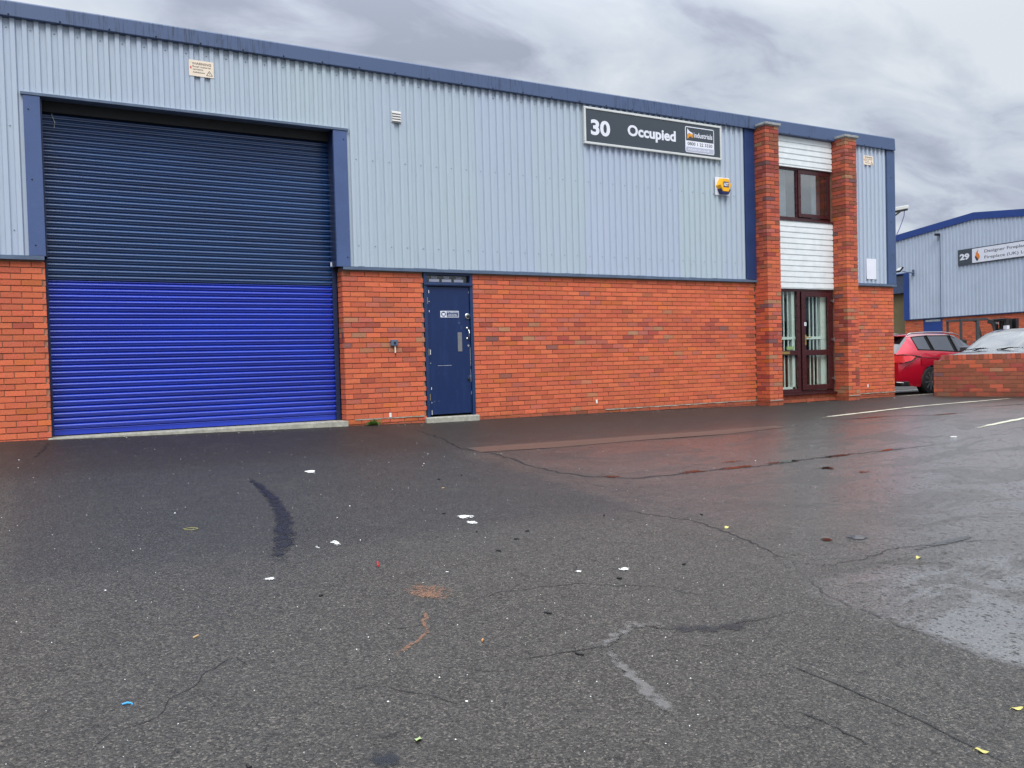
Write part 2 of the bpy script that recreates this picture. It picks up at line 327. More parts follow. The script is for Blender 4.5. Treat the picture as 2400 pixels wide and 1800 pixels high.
# ------------------------------------------------------------------ geometry helpers
class MB:
    def __init__(s): s.v = []; s.f = []; s.c = []; s.uv = []
    def add(s, vs, fs, col=None):
        o = len(s.v); s.v += [tuple(p) for p in vs]
        for f in fs: s.f.append(tuple(i+o for i in f)); s.c.append(col)
    def box(s, x0, x1, y0, y1, z0, z1, col=None):
        s.add([(x0,y0,z0),(x1,y0,z0),(x1,y1,z0),(x0,y1,z0),(x0,y0,z1),(x1,y0,z1),(x1,y1,z1),(x0,y1,z1)],
              [(3,2,1,0),(4,5,6,7),(0,1,5,4),(1,2,6,5),(2,3,7,6),(3,0,4,7)], col)
    def obox(s, c, ax, ay, az, hx, hy, hz):
        c = Vector(c); ax, ay, az = Vector(ax)*hx, Vector(ay)*hy, Vector(az)*hz
        vs = [c+ax*i+ay*j+az*k for k in (-1, 1) for i, j in ((-1,-1),(1,-1),(1,1),(-1,1))]
        s.add(vs, [(3,2,1,0),(4,5,6,7),(0,1,5,4),(1,2,6,5),(2,3,7,6),(3,0,4,7)])
    def bar(s, a, b, w, h=None, upv=(0, 0, 1)):
        a, b = Vector(a), Vector(b); h = h or w; ax = (b-a); L = ax.length; ax.normalize()
        ay = Vector(upv).cross(ax)
        if ay.length < 1e-4: ay = Vector((0, 1, 0)).cross(ax)
        ay.normalize(); az = ax.cross(ay)
        s.obox((a+b)/2, ax, ay, az, L/2, w/2, h/2)
    def tube(s, pts, r, n=10, cap=True):
        pts = [Vector(p) for p in pts]; rings = []; o = len(s.v)
        for i, p in enumerate(pts):
            d = (pts[min(i+1, len(pts)-1)]-pts[max(i-1, 0)]).normalized()
            a = d.cross(Vector((0, 0, 1)));
            if a.length < 1e-3: a = d.cross(Vector((0, 1, 0)))
            a.normalize(); b = d.cross(a); rr = r[i] if isinstance(r, (list, tuple)) else r
            for k in range(n):
                q = p + a*math.cos(2*math.pi*k/n)*rr + b*math.sin(2*math.pi*k/n)*rr; s.v.append(tuple(q))
        for i in range(len(pts)-1):
            for k in range(n):
                k2 = (k+1) % n; s.f.append((o+i*n+k, o+i*n+k2, o+(i+1)*n+k2, o+(i+1)*n+k)); s.c.append(None)
        if cap:
            s.f.append(tuple(o+k for k in range(n))[::-1]); s.c.append(None)
            s.f.append(tuple(o+(len(pts)-1)*n+k for k in range(n))); s.c.append(None)
    def cyl(s, a, b, r, n=20): s.tube([a, b], r, n)
    def prism(s, poly, fn, h0, h1):
        """poly in 2-D, fn(u,v,h)->3-D"""
        n = len(poly); vs = [fn(u, v, h0) for u, v in poly]+[fn(u, v, h1) for u, v in poly]
        s.add(vs, [tuple(range(n))[::-1], tuple(range(n, 2*n))]+[(i, (i+1) % n, n+(i+1) % n, n+i) for i in range(n)])
    def build(s, name, mat, parent=None, smooth=False, bevel=0, loc=None, rotz=0):
        me = bpy.data.meshes.new(name); me.from_pydata(s.v, [], s.f); 
        me.materials.append(mat)
        if any(c is not None for c in s.c):
            ca = me.color_attributes.new('Col', 'FLOAT_COLOR', 'CORNER'); k = 0
            for p, c in zip(me.polygons, s.c):
                c = c or (.3, .3, .3)
                for _ in p.loop_indices: ca.data[k].color = (*c[:3], 1); k += 1
        if s.uv:
            uv = me.uv_layers.new(name='UVMap')
            for p in me.polygons:
                for li in p.loop_indices: uv.data[li].uv = s.uv[me.loops[li].vertex_index]
        bm = bmesh.new(); bm.from_mesh(me); bmesh.ops.recalc_face_normals(bm, faces=bm.faces); bm.to_mesh(me); bm.free()
        if smooth:
            for p in me.polygons: p.use_smooth = True
        o = bpy.data.objects.new(name, me); COL.objects.link(o)
        if parent: o.parent = parent
        if loc: o.location = loc
        o.rotation_euler.z = rotz
        if bevel:
            b = o.modifiers.new('bevel', 'BEVEL'); b.width = bevel; b.segments = 2; b.limit_method = 'ANGLE'
        return o

def tag(o, label=None, cat=None, group=None, kind=None):
    if label: o['label'] = label
    if cat: o['category'] = cat
    if group: o['group'] = group
    if kind: o['kind'] = kind
    return o
def thing(name, label, cat, loc=(0, 0, 0), rotz=0, group=None):
    o = bpy.data.objects.new(name, None); COL.objects.link(o); o.location = loc; o.rotation_euler = (0, 0, rotz)
    o.empty_display_size = .3
    return tag(o, label, cat, group)

def text(txt, mat, parent, x0, x1, z0, z1, y, name='lettering', bold=0.0, flip=1, z_is_box=True, obj=True, ext=.0015):
    """lettering fitted to a box on a wall that faces -Y (local)"""
    cu = bpy.data.curves.new('txt', 'FONT'); cu.body = txt; cu.size = 1; cu.offset = bold; cu.extrude = 0; cu.resolution_u = 4
    to = bpy.data.objects.new('txt', cu); COL.objects.link(to)
    bpy.context.view_layer.update()
    dg = bpy.context.evaluated_depsgraph_get(); me = bpy.data.meshes.new_from_object(to.evaluated_get(dg))
    bpy.data.objects.remove(to); bpy.data.curves.remove(cu)
    xs = [v.co.x for v in me.vertices]; ys = [v.co.y for v in me.vertices]
    ax, bx, ay, by = min(xs), max(xs), min(ys), max(ys)
    for v in me.vertices:
        u = (v.co.x-ax)/(bx-ax); w = (v.co.y-ay)/(by-ay)
        v.co = Vector((x0+(x1-x0)*u, y, z0+(z1-z0)*w))
    me.materials.clear(); me.materials.append(mat)
    for p in me.polygons: p.use_smooth = False
    o = bpy.data.objects.new(name, me); COL.objects.link(o); o.parent = parent
    so = o.modifiers.new('thick', 'SOLIDIFY'); so.thickness = ext; so.offset = 0
    return o

# ------------------------------------------------------------------ ground
def smooth01(t): t = min(max(t, 0), 1); return t*t*(3-2*t)
GP = [(-12, .06), (-6.5, .015), (-2.25, -.055), (-1, -.078), (2.5, -.103), (6, -.147), (10, -.155)]
def gz(X, Y):
    b = -.155
    for (xa, za), (xb, zb) in zip(GP, GP[1:]):
        if xa <= X < xb: b = za+(zb-za)*(X-xa)/(xb-xa)
    if X < GP[0][0]: b = GP[0][1]
    k = .055*(1-smooth01((X-1)/7))
    return b+(k*max(Y, -14) if Y < 0 else -.03*min(Y, 3))
def span(a, b, st):
    n = int(round((b-a)/st)); return [a+(b-a)*i/n for i in range(n+1)]
xs = [-700, -300, -120, -60, -30, -20]+span(-14, 20, .25)+[24, 30, 40, 60, 100, 200, 400, 900]
ys = [-700, -300, -120, -60, -30, -20]+span(-14, 6, .25)+[8, 12, 20, 30, 50, 80, 150, 300, 900]
mb = MB(); mb.v = [(a, b, gz(a, b)) for b in ys for a in xs]; n = len(xs)
mb.f = [(j*n+i, j*n+i+1, (j+1)*n+i+1, (j+1)*n+i) for j in range(len(ys)-1) for i in range(n-1)]; mb.c = [None]*len(mb.f)
tag(mb.build('ground', M['tarmac'], smooth=True), kind='structure')

def ribbon(name, pts, w, mat, jit=.03, step=.06, lift=.003, taper=True, seed=1, kind='structure', widths=None):
    rnd = random.Random(seed); P = []
    pts = [Vector((*p, 0)) for p in pts]; tot = sum((b-a).length for a, b in zip(pts, pts[1:])); acc = 0
    for a, b in zip(pts, pts[1:]):
        L = (b-a).length; k = max(1, int(L/step)); dr = (b-a)/L; pe = Vector((-dr.y, dr.x, 0))
        for i in range(k):
            tt = i/k; q = a+(b-a)*tt
            P.append((q+pe*rnd.uniform(-jit, jit)*(0 if (i == 0 and acc == 0) else 1), (acc+L*tt)/tot))
        acc += L
    P.append((pts[-1], 1.0))
    mb = MB()
    for i, (q, u) in enumerate(P):
        dr = (P[min(i+1, len(P)-1)][0]-P[max(i-1, 0)][0]).normalized(); pe = Vector((-dr.y, dr.x, 0))
        ww = w*rnd.uniform(.6, 1.3) if jit else w
        if widths: ww = widths[0]+(widths[1]-widths[0])*u if len(widths) == 2 else w
        if taper: ww *= min(1, 6*u+.15, 6*(1-u)+.15)
        for sgn in (-1, 1):
            r = q+pe*ww*.5*sgn; mb.v.append((r.x, r.y, gz(r.x, r.y)+lift)); mb.uv.append((u*2-1, sgn))
    for i in range(len(P)-1): mb.f.append((2*i, 2*i+1, 2*i+3, 2*i+2)); mb.c.append(None)
    return tag(mb.build(name, mat), kind=kind)
def patch(name, cx, cy, rx, ry, mat, lift=.004, rot=0, n=10):
    mb = MB()
    for j in range(n+1):
        for i in range(n+1):
            u, v = i/n*2-1, j/n*2-1; a = u*rx; b = v*ry
            X = cx+a*math.cos(rot)-b*math.sin(rot); Y = cy+a*math.sin(rot)+b*math.cos(rot)
            mb.v.append((X, Y, gz(X, Y)+lift)); rr = math.hypot(u, v); mb.uv.append((0, min(rr, 1.6)))
    for j in range(n):
        for i in range(n): mb.f.append((j*(n+1)+i, j*(n+1)+i+1, (j+1)*(n+1)+i+1, (j+1)*(n+1)+i)); mb.c.append(None)
    return tag(mb.build(name, mat), kind='structure')

# parking bay lines
def pline(pts, w, seed):
    ribbon('parking_line', pts, w, M['yellow_line'], .004, .12, .0045, False, seed)
pline([(4.69, -2.66), (7.6, -2.50), (10.45, -2.32)], .085, 3)
pline([(4.94, -5.05), (6.6, -4.93), (10.6, -4.66)], .09, 4)
pline([(10.19, -.02), (13.0, .02), (15.6, .05)], .09, 5)
pline([(12.2, 2.75), (15.6, 2.85)], .09, 6)
# tar joints and cracks
CR = M['d_crack']
ribbon('tarmac_crack', [(-1.52,-.25),(-1.48,-.71),(-1.50,-1.25),(-1.58,-2.09),(-1.71,-2.79),(-1.54,-3.27),(-1.60,-4.12),(-1.57,-4.71),(-1.38,-5.02),(-1.14,-5.25),(-.77,-5.29),(.19,-5.24),(.56,-5.31),(1.76,-5.22),(2.53,-5.34),(3.23,-5.46),(4.22,-5.64)], .035, CR, .03, .09, .003, True, 11)
ribbon('tarmac_crack', [(-4.54,-8.71),(-4.19,-8.79),(-3.94,-8.81),(-3.65,-8.64),(-3.54,-8.77),(-3.27,-8.87),(-2.6,-8.86)], .008, CR, .015, .05, .003, True, 12)
ribbon('tarmac_crack', [(-3.94,-8.81),(-4.04,-9.08),(-4.10,-9.32),(-4.14,-9.54)], .007, CR, .02, .04, .003, True, 13)
ribbon('tarmac_crack', [(-2.03,-6.2),(-2.01,-6.59),(-1.80,-6.98),(-1.84,-7.49),(-1.97,-7.93),(-2.02,-8.16)], .016, CR, .02, .05, .003, True, 14)
ribbon('tarmac_crack', [(-2.02,-8.16),(-1.94,-8.32),(-1.62,-8.34),(-1.11,-8.24),(-.67,-8.29),(-.07,-8.52)], .010, CR, .02, .05, .003, True, 15)
ribbon('tarmac_crack', [(-3.69,-9.66),(-3.67,-9.81),(-3.66,-9.98),(-3.69,-10.1)], .009, CR, .012, .03, .003, True, 16)
ribbon('tarmac_crack', [(-4.26,-7.97),(-4.0,-7.88),(-3.8,-7.89),(-3.53,-7.94),(-3.35,-8.07),(-3.16,-8.17),(-3.08,-8.34),(-2.9,-8.6)], .006, CR, .015, .05, .003, True, 17)
ribbon('tarmac_crack', [(-6.24,-8.81),(-6.10,-8.78),(-6.03,-8.68),(-5.86,-8.62),(-5.80,-8.48),(-5.72,-8.43),(-5.63,-8.27),(-5.49,-8.16),(-5.41,-8.39)], .005, CR, .012, .04, .003, True, 18)
ribbon('tarmac_crack', [(-5.2,-8.75),(-5.07,-8.71),(-4.88,-8.92),(-4.79,-9.09)], .005, CR, .012, .04, .003, True, 19)
ribbon('tarmac_crack', [(-3.37,-9.26),(-3.34,-9.63),(-3.33,-9.97),(-3.35,-10.17),(-3.37,-10.45)], .012, CR, .004, .05, .003, True, 20)
ribbon('tarmac_crack', [(-3.30,-9.26),(-3.27,-9.63),(-3.265,-9.97),(-3.28,-10.17),(-3.30,-10.45)], .012, M['d_grout'], .004, .05, .003, True, 21)
ribbon('tarmac_crack', [(-6.05,-.26),(-6.12,-.9),(-6.25,-1.66)], .03, CR, .02, .08, .003, True, 22)
ribbon('tarmac_crack', [(4.48,-3.04),(5.6,-3.31),(6.12,-3.74),(6.47,-3.9)], .05, CR, .02, .1, .003, True, 23)
ribbon('tarmac_crack', [(7.4,-3.4),(8.6,-3.5),(10.3,-3.4)], .05, CR, .02, .1, .003, True, 24)
rc = random.Random(99)
for i in range(16):
    X = rc.uniform(-6.6, -2.2); Y = rc.uniform(-9.9, -6.6); a = rc.uniform(0, 6.28); pts = [(X, Y)]
    for k in range(rc.randint(2, 5)):
        a += rc.uniform(-.8, .8); X += math.cos(a)*rc.uniform(.05, .13); Y += math.sin(a)*rc.uniform(.05, .13); pts.append((X, Y))
    ribbon('tarmac_crack', pts, rc.uniform(.002, .005), CR, .008, .025, .003, True, 200+i)
M['d_silt'] = decal('silt', (.055, .042, .028), .8, .30, .50, 30, .8)
for a_, b_, y_, sd_ in ((-12, -6.05, -.03, 61), (-2.2, -1.0, -.03, 62), (-.07, 5.98, -.03, 63), (5.98, 6.4, -.36, 64), (6.4, 8.2, -.03, 65), (8.2, 8.6, -.36, 66), (8.6, 10.1, -.03, 67)):
    ribbon('silt_line', [(a_, y_), ((a_+b_)/2, y_), (b_, y_)], .09, M['d_silt'], .012, .07, .0035, False, sd_)
# patches and stains
ribbon('filler_patch', [(-3.94,-8.78),(-4.02,-9.02),(-4.10,-9.32),(-4.15,-9.60)], .10, M['d_grout'], .01, .05, .004, False, 31)
ribbon('filler_patch', [(-4.05,-8.80),(-3.86,-8.76),(-3.68,-8.64),(-3.50,-8.72)], .13, M['d_grout'], .01, .05, .005, False, 32)
ribbon('filler_patch', [(-3.60,-8.74),(-3.30,-8.88),(-2.95,-8.9)], .16, M['d_dark'], .01, .05, .004, False, 33)
ribbon('filler_patch', [(-2.2,-8.35),(-2.38,-8.73),(-2.45,-9.12),(-2.49,-9.62),(-2.51,-9.95)], .03, M['d_dark'], .02, .05, .004, False, 34)
ribbon('liquid_stain', [(-4.46,-3.45),(-4.46,-4.18),(-4.49,-4.83),(-4.57,-5.49),(-4.72,-6.06),(-4.89,-6.58),(-5.0,-6.95)], .2, M['d_skid'], .012, .08, .004, False, 35, widths=(.10, .24))
patch('rust_stain', -4.35, -7.69, .17, .22, M['d_rust'], .004, .2)
ribbon('rust_stain', [(-4.50,-7.93),(-4.53,-8.05),(-4.58,-8.15),(-4.61,-8.27),(-4.72,-8.36),(-4.83,-8.44),(-4.87,-8.53)], .035, M['d_rust'], .008, .03, .004, False, 36)
patch('oil_spot', -5.23, -9.30, .07, .075, M['d_oil'], .004)
for X, Y, a, b, r in ((-1.09, -7.92, .11, .09, .1), (-1.35, -7.86, .06, .05, 0), (-.3, -5.26, .26, .09, 0), (.35, -5.27, .30, .07, .05), (1.05, -5.24, .34, .08, 0), (1.9, -5.27, .28, .06, 0), (2.7, -5.36, .3, .05, 0), (.55, -4.95, .22, .06, .1), (1.15, -5.75, .12, .09, .2), (1.3, -6.1, .10, .08, 0), (-1.2, -5.12, .14, .12, -.5), (5.2, -3.2, .5, .05, -.1), (6.2, -3.75, .4, .05, -.2), (.5, -8.75, .5, .12, .1), (-.6, -8.30, .5, .05, .05)):
    patch('shallow_pool', X, Y, a, b, M['d_pool'], .0046, r)
mb = MB()
sl_ = [(-1.64,-2.72,-3.10), (-.6,-2.70,-3.14), (.77,-2.72,-3.08), (2.2,-2.84,-3.2), (3.35,-2.95,-3.15)]
for i, (X, a, b) in enumerate(sl_):
    for k, Y in enumerate((a, b)):
        mb.v.append((X, Y, gz(X, Y)+.004)); mb.uv.append((0 if 0 < i else -.7, .55 if k else -.55))
for i in range(len(sl_)-1): mb.f.append((2*i, 2*i+1, 2*i+3, 2*i+2)); mb.c.append(None)
tag(mb.build('wet_concrete_strip', M['d_slab']), kind='structure')
for i, (X, Y, a, b, r) in enumerate([(-3.33,-6.10,.10,.09,.3),(-3.38,-6.30,.06,.08,.3),(-4.48,-6.44,.045,.10,0),(-4.62,-6.50,.025,.04,0),(-5.07,-7.06,.06,.045,.25),(-3.83,-3.66,.06,.05,0),(-4.1,-7.4,.02,.02,0),(-3.1,-7.82,.05,.04,0),(-3.38,-7.74,.03,.03,0)]):
    patch('paint_splash', X, Y, a, b, M['d_white'], .0045, r)

# ------------------------------------------------------------------ brickwork
PAL = dict(orange=(212, 110, 74), red=(203, 101, 74), deep=(168, 80, 68), rose=(182, 102, 88), buff=(178, 128, 96), purple=(126, 88, 88), brown=(158, 92, 68), bright=(206, 110, 58))
LIN = {k: srgb(*v)[:3] for k, v in PAL.items()}
def bcol(rnd, z, mode='wall'):
    mid = max(0, 1-abs(z-1.22)/.30)
    if mode == 'wall': w = dict(orange=7, red=6.5, deep=.15+3.6*mid, rose=.8+2.6*mid, buff=.2+1.8*mid, purple=.03+.8*mid, brown=.1, bright=.6*(1-mid))
    elif mode == 'pier':
        hi = smooth01((z-2.0)/2.4); w = dict(orange=4*(1-hi)*(1-mid)+.5, red=4, deep=1+4*mid+1*hi, rose=1.2, buff=.7, purple=.2+.8*mid, brown=.4+3*hi, bright=.15)
    else: w = dict(orange=.4, red=1.6, deep=1.2, rose=.3, buff=.25, purple=.15, brown=5, bright=.02)
    k = rnd.choices(list(w), list(w.values()))[0]; c = LIN[k]; f = rnd.uniform(.86, 1.12)
    if mode == 'wall': q = .32*(1-mid); c = tuple(a*(1-q)+b*q for a, b in zip(c, LIN['orange']))
    if mode == 'pier': f *= .95-.16*smooth01((z-1.6)/2.6)
    if mode == 'low': f *= .88
    return tuple(min(1, a*f*rnd.uniform(.96, 1.04)) for a in c)
def brick(mb, rnd, ax0, ax1, z0, z1, depth, col, fn):
    """one brick: fn(u,d,z) gives the point, u along wall, d outwards"""
    j = lambda s=.0016: rnd.uniform(-s, s)
    o = rnd.uniform(-.0015, .0035); e = .0022
    a0, a1, b0, b1 = ax0+j(), ax1+j(), z0+j(.0012), z1+j(.0012)
    vs = [fn(a0, o-e, b0), fn(a1, o-e, b0), fn(a1, o-e, b1), fn(a0, o-e, b1),
          fn(a0+e*1.2, o+j(.0008), b0+e*1.2), fn(a1-e*1.2, o+j(.0008), b0+e*1.2), fn(a1-e*1.2, o+j(.0008), b1-e), fn(a0+e*1.2, o+j(.0008), b1-e),
          fn(a0, -depth, b0), fn(a1, -depth, b0), fn(a1, -depth, b1), fn(a0, -depth, b1)]
    mb.add(vs, [(4,5,6,7),(0,1,5,4),(1,2,6,5),(2,3,7,6),(3,0,4,7),(8,9,1,0),(9,10,2,1),(10,11,3,2),(11,8,0,3)], col)
def courses(mb, seed, x0, x1, ztop, zbot, fn, mode='wall', phase=0., L=.225, H=.075, g=.011, zoff=0.):
    rnd = random.Random(seed); r = 0; z1 = ztop
    while z1 > zbot:
        z0 = z1-H; ph = phase+(L/2 if r % 2 else 0)
        k0 = math.floor((x0-ph)/L); a = ph+k0*L
        while a < x1:
            s, e = max(a+g*.33, x0), min(a+L-g*.33, x1)
            if e-s > .035: brick(mb, rnd, s, e, z0+g/2, z1-g/2, .022, bcol(rnd, z0+zoff, mode), fn)
            a += L
        r += 1; z1 = z0

bld = thing('industrial_unit', 'long pale blue corrugated industrial unit on an orange brick plinth with blue roller shutter', 'building', (0, 0, -.055))
class BM(MB):
    """meshes of the main unit are written in world coordinates and stored relative to its base"""
    def build(s, name, mat, parent=None, **kw):
        s.v = [(a, b, c+.055) for a, b, c in s.v]; return super().build(name, mat, parent or bld, **kw)
front = lambda u, d, z: (u, -d, z)
def mortar_box(mb, x0, x1, y0, y1, z0, z1): mb.box(x0+.010, x1-.010, y0+.012, y1, z0, z1)
TOP = 2.205
retL = lambda X, sg: (lambda u, d, z: (X+sg*d, u, z))
SEGW = []
for (a, b, sd_, ph) in ((-12.0, -6.02, 21, -6.28+.1125), (-2.227, -.947, 22, -.985), (-.107, 6.0, 23, 0.), (8.55, 10.10, 24, .03)):
    wall = BM(); mor = BM()
    courses(wall, sd_, a, b, TOP, -.42, front, 'wall', ph)
    if sd_ == 21: courses(wall, 31, .012, .215, TOP, -.3, retL(-6.02, 1), 'wall', 0.)
    if sd_ == 22: courses(wall, 32, .012, .215, TOP, -.3, retL(-2.227, -1), 'wall', 0.1)
    if sd_ == 24: courses(wall, 33, .012, 9.0, TOP, -.5, retL(10.10, 1), 'wall', .05)
    if sd_ == 24: mor.box(8.56, 10.088, .012, 9.0, -.6, TOP+.06)
    else: mortar_box(mor, a, b, 0, .215, -.6, TOP+.06)
    bw = wall.build('brick_wall', M['brick']); mor.build('mortar', M['mortar'], bw); SEGW.append(bw)
wall = BM(); mor = BM(); courses(wall, 34, 6.345, 8.215, .0, -.4, front, 'wall', .06); mortar_box(mor, 6.34, 8.22, 0, .2, -.6, 0.)
bw = wall.build('brick_wall', M['brick']); mor.build('mortar', M['mortar'], bw)
# two tall piers
def pier(x0, x1, yf, seed, top):
    mb = BM(); rnd = random.Random(seed); z1 = top; r = 0; g = .009; w = x1-x0; D = -yf
    while z1 > -.45:
        z0 = z1-.075; a, b = z0+g/2, z1-g/2
        cA, cB, cC, cD = (bcol(rnd, z0, 'pier') for _ in range(4))
        if r % 2 == 0:
            segs_f = ((x0, x0+.215, cA), (x0+.224, x1, cB)); segs_l = ((yf+.004, yf+.1025, cA), (yf+.1115, 0, cC)); segs_r = ((yf+.004, yf+.215, cB), (yf+.224, 0, cD))
        else:
            segs_f = ((x0, x0+.1025, cA), (x0+.1115, x1, cB)); segs_l = ((yf+.004, yf+.215, cA), (yf+.224, 0, cC)); segs_r = ((yf+.004, yf+.1025, cB), (yf+.1115, 0, cD))
        for s, e, c in segs_f: brick(mb, rnd, s, e, a, b, .02, c, lambda u, d, z: (u, yf-d, z))
        for s, e, c in segs_l: brick(mb, rnd, s, e, a, b, .02, c, lambda u, d, z: (x0-d, u, z))
        for s, e, c in segs_r: brick(mb, rnd, s, e, a, b, .02, c, lambda u, d, z: (x1+d, u, z))
        z1 = z0; r += 1
    mm = BM(); mm.box(x0+.012, x1-.012, yf+.012, .1, -.5, top)
    p = mb.build('brick_pier', M['brick']); mm.build('mortar', M['mortar'], p).location = (0, 0, 0)
    cp = BM(); cp.box(x0-.03, x1+.035, yf-.035, .02, top+.004, top+.05); cp.box(x0-.012, x1+.016, yf-.016, .02, top-.012, top+.0035)
    cp.build('capping', M['lead'], p, bevel=.006)
    rnd = random.Random(seed+1); a = x0
    fm = BM()
    while a < x1:
        b = min(x1, a+rnd.uniform(.05, .12)); fm.box(a, b, yf-rnd.uniform(.006, .014), yf+.01, -.055, -.042); a = b
    fm.build('mortar_fillet', M['concrete'], p)
    return p
pier(6.0, 6.345, -.335, 41, 5.165); pier(8.215, 8.55, -.335, 42, 5.165)
# uneven mortar fillet near the foot of the wall
rnd = random.Random(5)
def fillet(x0, x1, y, z, par):
    a = x0; mb = BM()
    while a < x1:
        b = min(x1, a+rnd.uniform(.05, .16)); h = rnd.uniform(.004, .014)
        mb.box(a, b+.001, y-rnd.uniform(.006, .016), y+.01, z-h, z+.003)
        a = b
    mb.build('mortar_fillet', M['concrete'], par)
fillet(2.4, 6.0, 0, -.045, SEGW[2]); fillet(8.55, 10.1, 0, -.045, SEGW[3]); fillet(-2.1, -1.0, 0, .03, SEGW[1])

# ------------------------------------------------------------------ cladding
PIT = .12836; X0R = -6.33+.064     # ribs; screws sit in every second valley
def clad(mb, x0, x1, z0, z1, fn=None, pit=PIT, org=X0R, d=.030):
    fn = fn or (lambda u, dd, z: (u, -.018-dd, z))
    prof = []; k = math.floor((x0-org)/pit)-1
    while org+k*pit < x1+pit:
        c = org+k*pit
        for du, dd in ((-.5*pit, 0), (-.036, 0), (-.024, d), (.024, d), (.036, 0)): prof.append((c+du, dd))
        k += 1
    pr = []
    for (a, da), (b, db) in zip(prof, prof[1:]):
        if b <= x0 or a >= x1: continue
        sa, sb = max(a, x0), min(b, x1)
        f = lambda s: da+(db-da)*((s-a)/(b-a) if b > a else 0)
        if not pr: pr.append((sa, f(sa)))
        pr.append((sb, f(sb)))
    vs = [fn(u, dd, z0) for u, dd in pr]+[fn(u, dd, z1) for u, dd in pr]; n = len(pr)
    mb.add(vs, [(i, i+1, n+i+1, n+i) for i in range(n-1)])
CL = []
for a, b, c in ((-12.0, -6.185, 2.27), (-6.185, -2.10, 4.262), (-2.10, 5.74, 2.27), (8.552, 9.865, 2.275)):
    mb = BM(); clad(mb, a, b, c, 5.16); CL.append((a, b, mb.build('cladding', M['clad'])))
def clad_at(X): return next((o for a, b, o in CL if a <= X <= b), CL[0][2])
# sheet laps
for k in range(-6, 16):
    X = X0R+k*8*PIT+.036
    for (a, b, z0) in ((-12, -6.19, 2.272), (-6.18, -2.1, 4.266), (-2.09, 5.7, 2.272), (8.6, 9.8, 2.278)):
        if a < X < b:
            mb = BM(); mb.box(X, X+.0035, -.0205, -.0175, z0, 5.15); mb.build('sheet_lap', M['lap'], clad_at(X))
scr = []
for k in range(-40, 130):
    X = -6.33+k*2*PIT
    for Z in (5.02, 3.84, 2.58):
        ok = (-12 < X < -6.2) or (-2.05 < X < 5.7) or (8.65 < X < 9.85) or (Z > 4.9 and -12 < X < 5.7)
        if ok and not (2.0 < X < 5.15 and Z > 4.9):
            scr.append((X, Z))
scr = [q for q in scr if q[0] > -7.2]
scr.sort(key=lambda q: (q[0]+6.2)**2+(q[1]-.8)**2)
def screw_mesh(r=.009):
    mb = MB(); mb.tube([(0, 0, 0), (0, -.0045, 0), (0, -.0095, 0)], [r, r, r*.55], 8); return mb
s0 = None
for X, Z in scr[:100]:
    if s0 is None: s0 = so_ = screw_mesh().build('fixing_screw', M['screw'])
    else: so_ = s0.copy(); COL.objects.link(so_)
    so_.parent = clad_at(X); so_.location = (X, -.0185, Z+.055)
mb = BM()
for X, Z in scr[100:]: mb.tube([(X, -.0185, Z), (X, -.023, Z), (X, -.028, Z)], [.009, .009, .005], 8)
tag(mb.build('fixing_screws', M['screw']), kind='stuff')

# fascia, in lapped lengths
fz = lambda X: 5.325+.0045*(X+6.3)
cuts = [-12, -8.3, -5.77, -2.35, 1.1, 3.55, 6.95, 10.10]
fas = BM()
for i, (a, b) in enumerate(zip(cuts, cuts[1:])):
    y = -.100-.0025*(i % 2); e = .012
    vs = []
    for X in (a, b+e*(i < len(cuts)-2)):
        vs += [(X, -.012, 5.128), (X, y+.004, 5.128), (X, y, 5.136), (X, y+.012, fz(X)-.02), (X, y+.03, fz(X)), (X, .30, fz(X)+.01), (X, .30, 5.128)]
    fas.add(vs, [(0,1,2,3,4,5,6), (7,8,9,10,11,12,13)[::-1]]+[(j, (j+1) % 7, 7+(j+1) % 7, 7+j) for j in range(7)])
fo = fas.build('fascia', M['fascia'])
X = -7.4; s1 = None
while X < 10:
    if not (6.0 < X < 6.35 or 8.2 < X < 8.56):
        if s1 is None: s1 = so_ = screw_mesh(.010).build('fascia_screw', M['black'])
        else: so_ = s1.copy(); COL.objects.link(so_)
        so_.parent = fo; so_.location = (X, -.102, 5.150+.055)
    X += .55
mb = BM(); mb.box(10.105, 10.42, .25, .75, 5.17, 5.43); mb.box(10.105, 10.36, .3, 14, 5.20, 5.40); mb.build('gutter', M['navy_dark'])
# roof and the rest of the shell
mb = BM(); mb.add([(-12, -.06, 5.30), (10.1, -.06, 5.36), (10.1, 14, 6.6), (-12, 14, 6.6), (-12, -.06, 5.26), (10.1, -.06, 5.32), (10.1, 14, 6.5), (-12, 14, 6.5)],
       [(0,1,2,3), (7,6,5,4), (0,4,5,1), (1,5,6,2), (2,6,7,3), (3,7,4,0)]); mb.build('roof', M['roof'])
mb = BM(); clad(mb, .0, 14, 2.27, 5.3, lambda u, dd, z: (10.08+dd, u, z)); mb.build('side_cladding', M['clad'])
mb = BM(); mb.box(-12, 10.0, 13.8, 14, -.6, 6.5); mb.box(-12.1, -12, .3, 14, -.6, 6.4); mb.build('rear_wall', M['brown_in'])
mb = BM()
mb.box(-12, -6.03, .22, .24, -.5, 5.2); mb.box(-2.22, -.95, .22, .24, -.5, 5.2); mb.box(-.10, 6.345, .22, .24, -.5, 5.2); mb.box(8.215, 10.05, .22, .24, -.5, 5.2)
mb.box(-6.03, -2.22, .44, .46, -.2, 5.2); mb.box(-.95, -.10, .225, .245, 2.25, 5.2)
mb.build('inner_lining', M['dark'])
# bottom flashing
mb = BM()
for a, b in ((-12, -6.022), (-2.225, 5.998), (8.552, 10.14)):
    rnd = random.Random(int(a*10)); X = a
    mb.box(a, b, -.062, .02, 2.222, 2.258)
    while X < b:
        X2 = min(b, X+rnd.uniform(.08, .25)); mb.box(X, X2, -.058, -.008, 2.258, 2.268+rnd.uniform(0, .008)); X = X2
mb.build('drip_flashing', M['slate'])
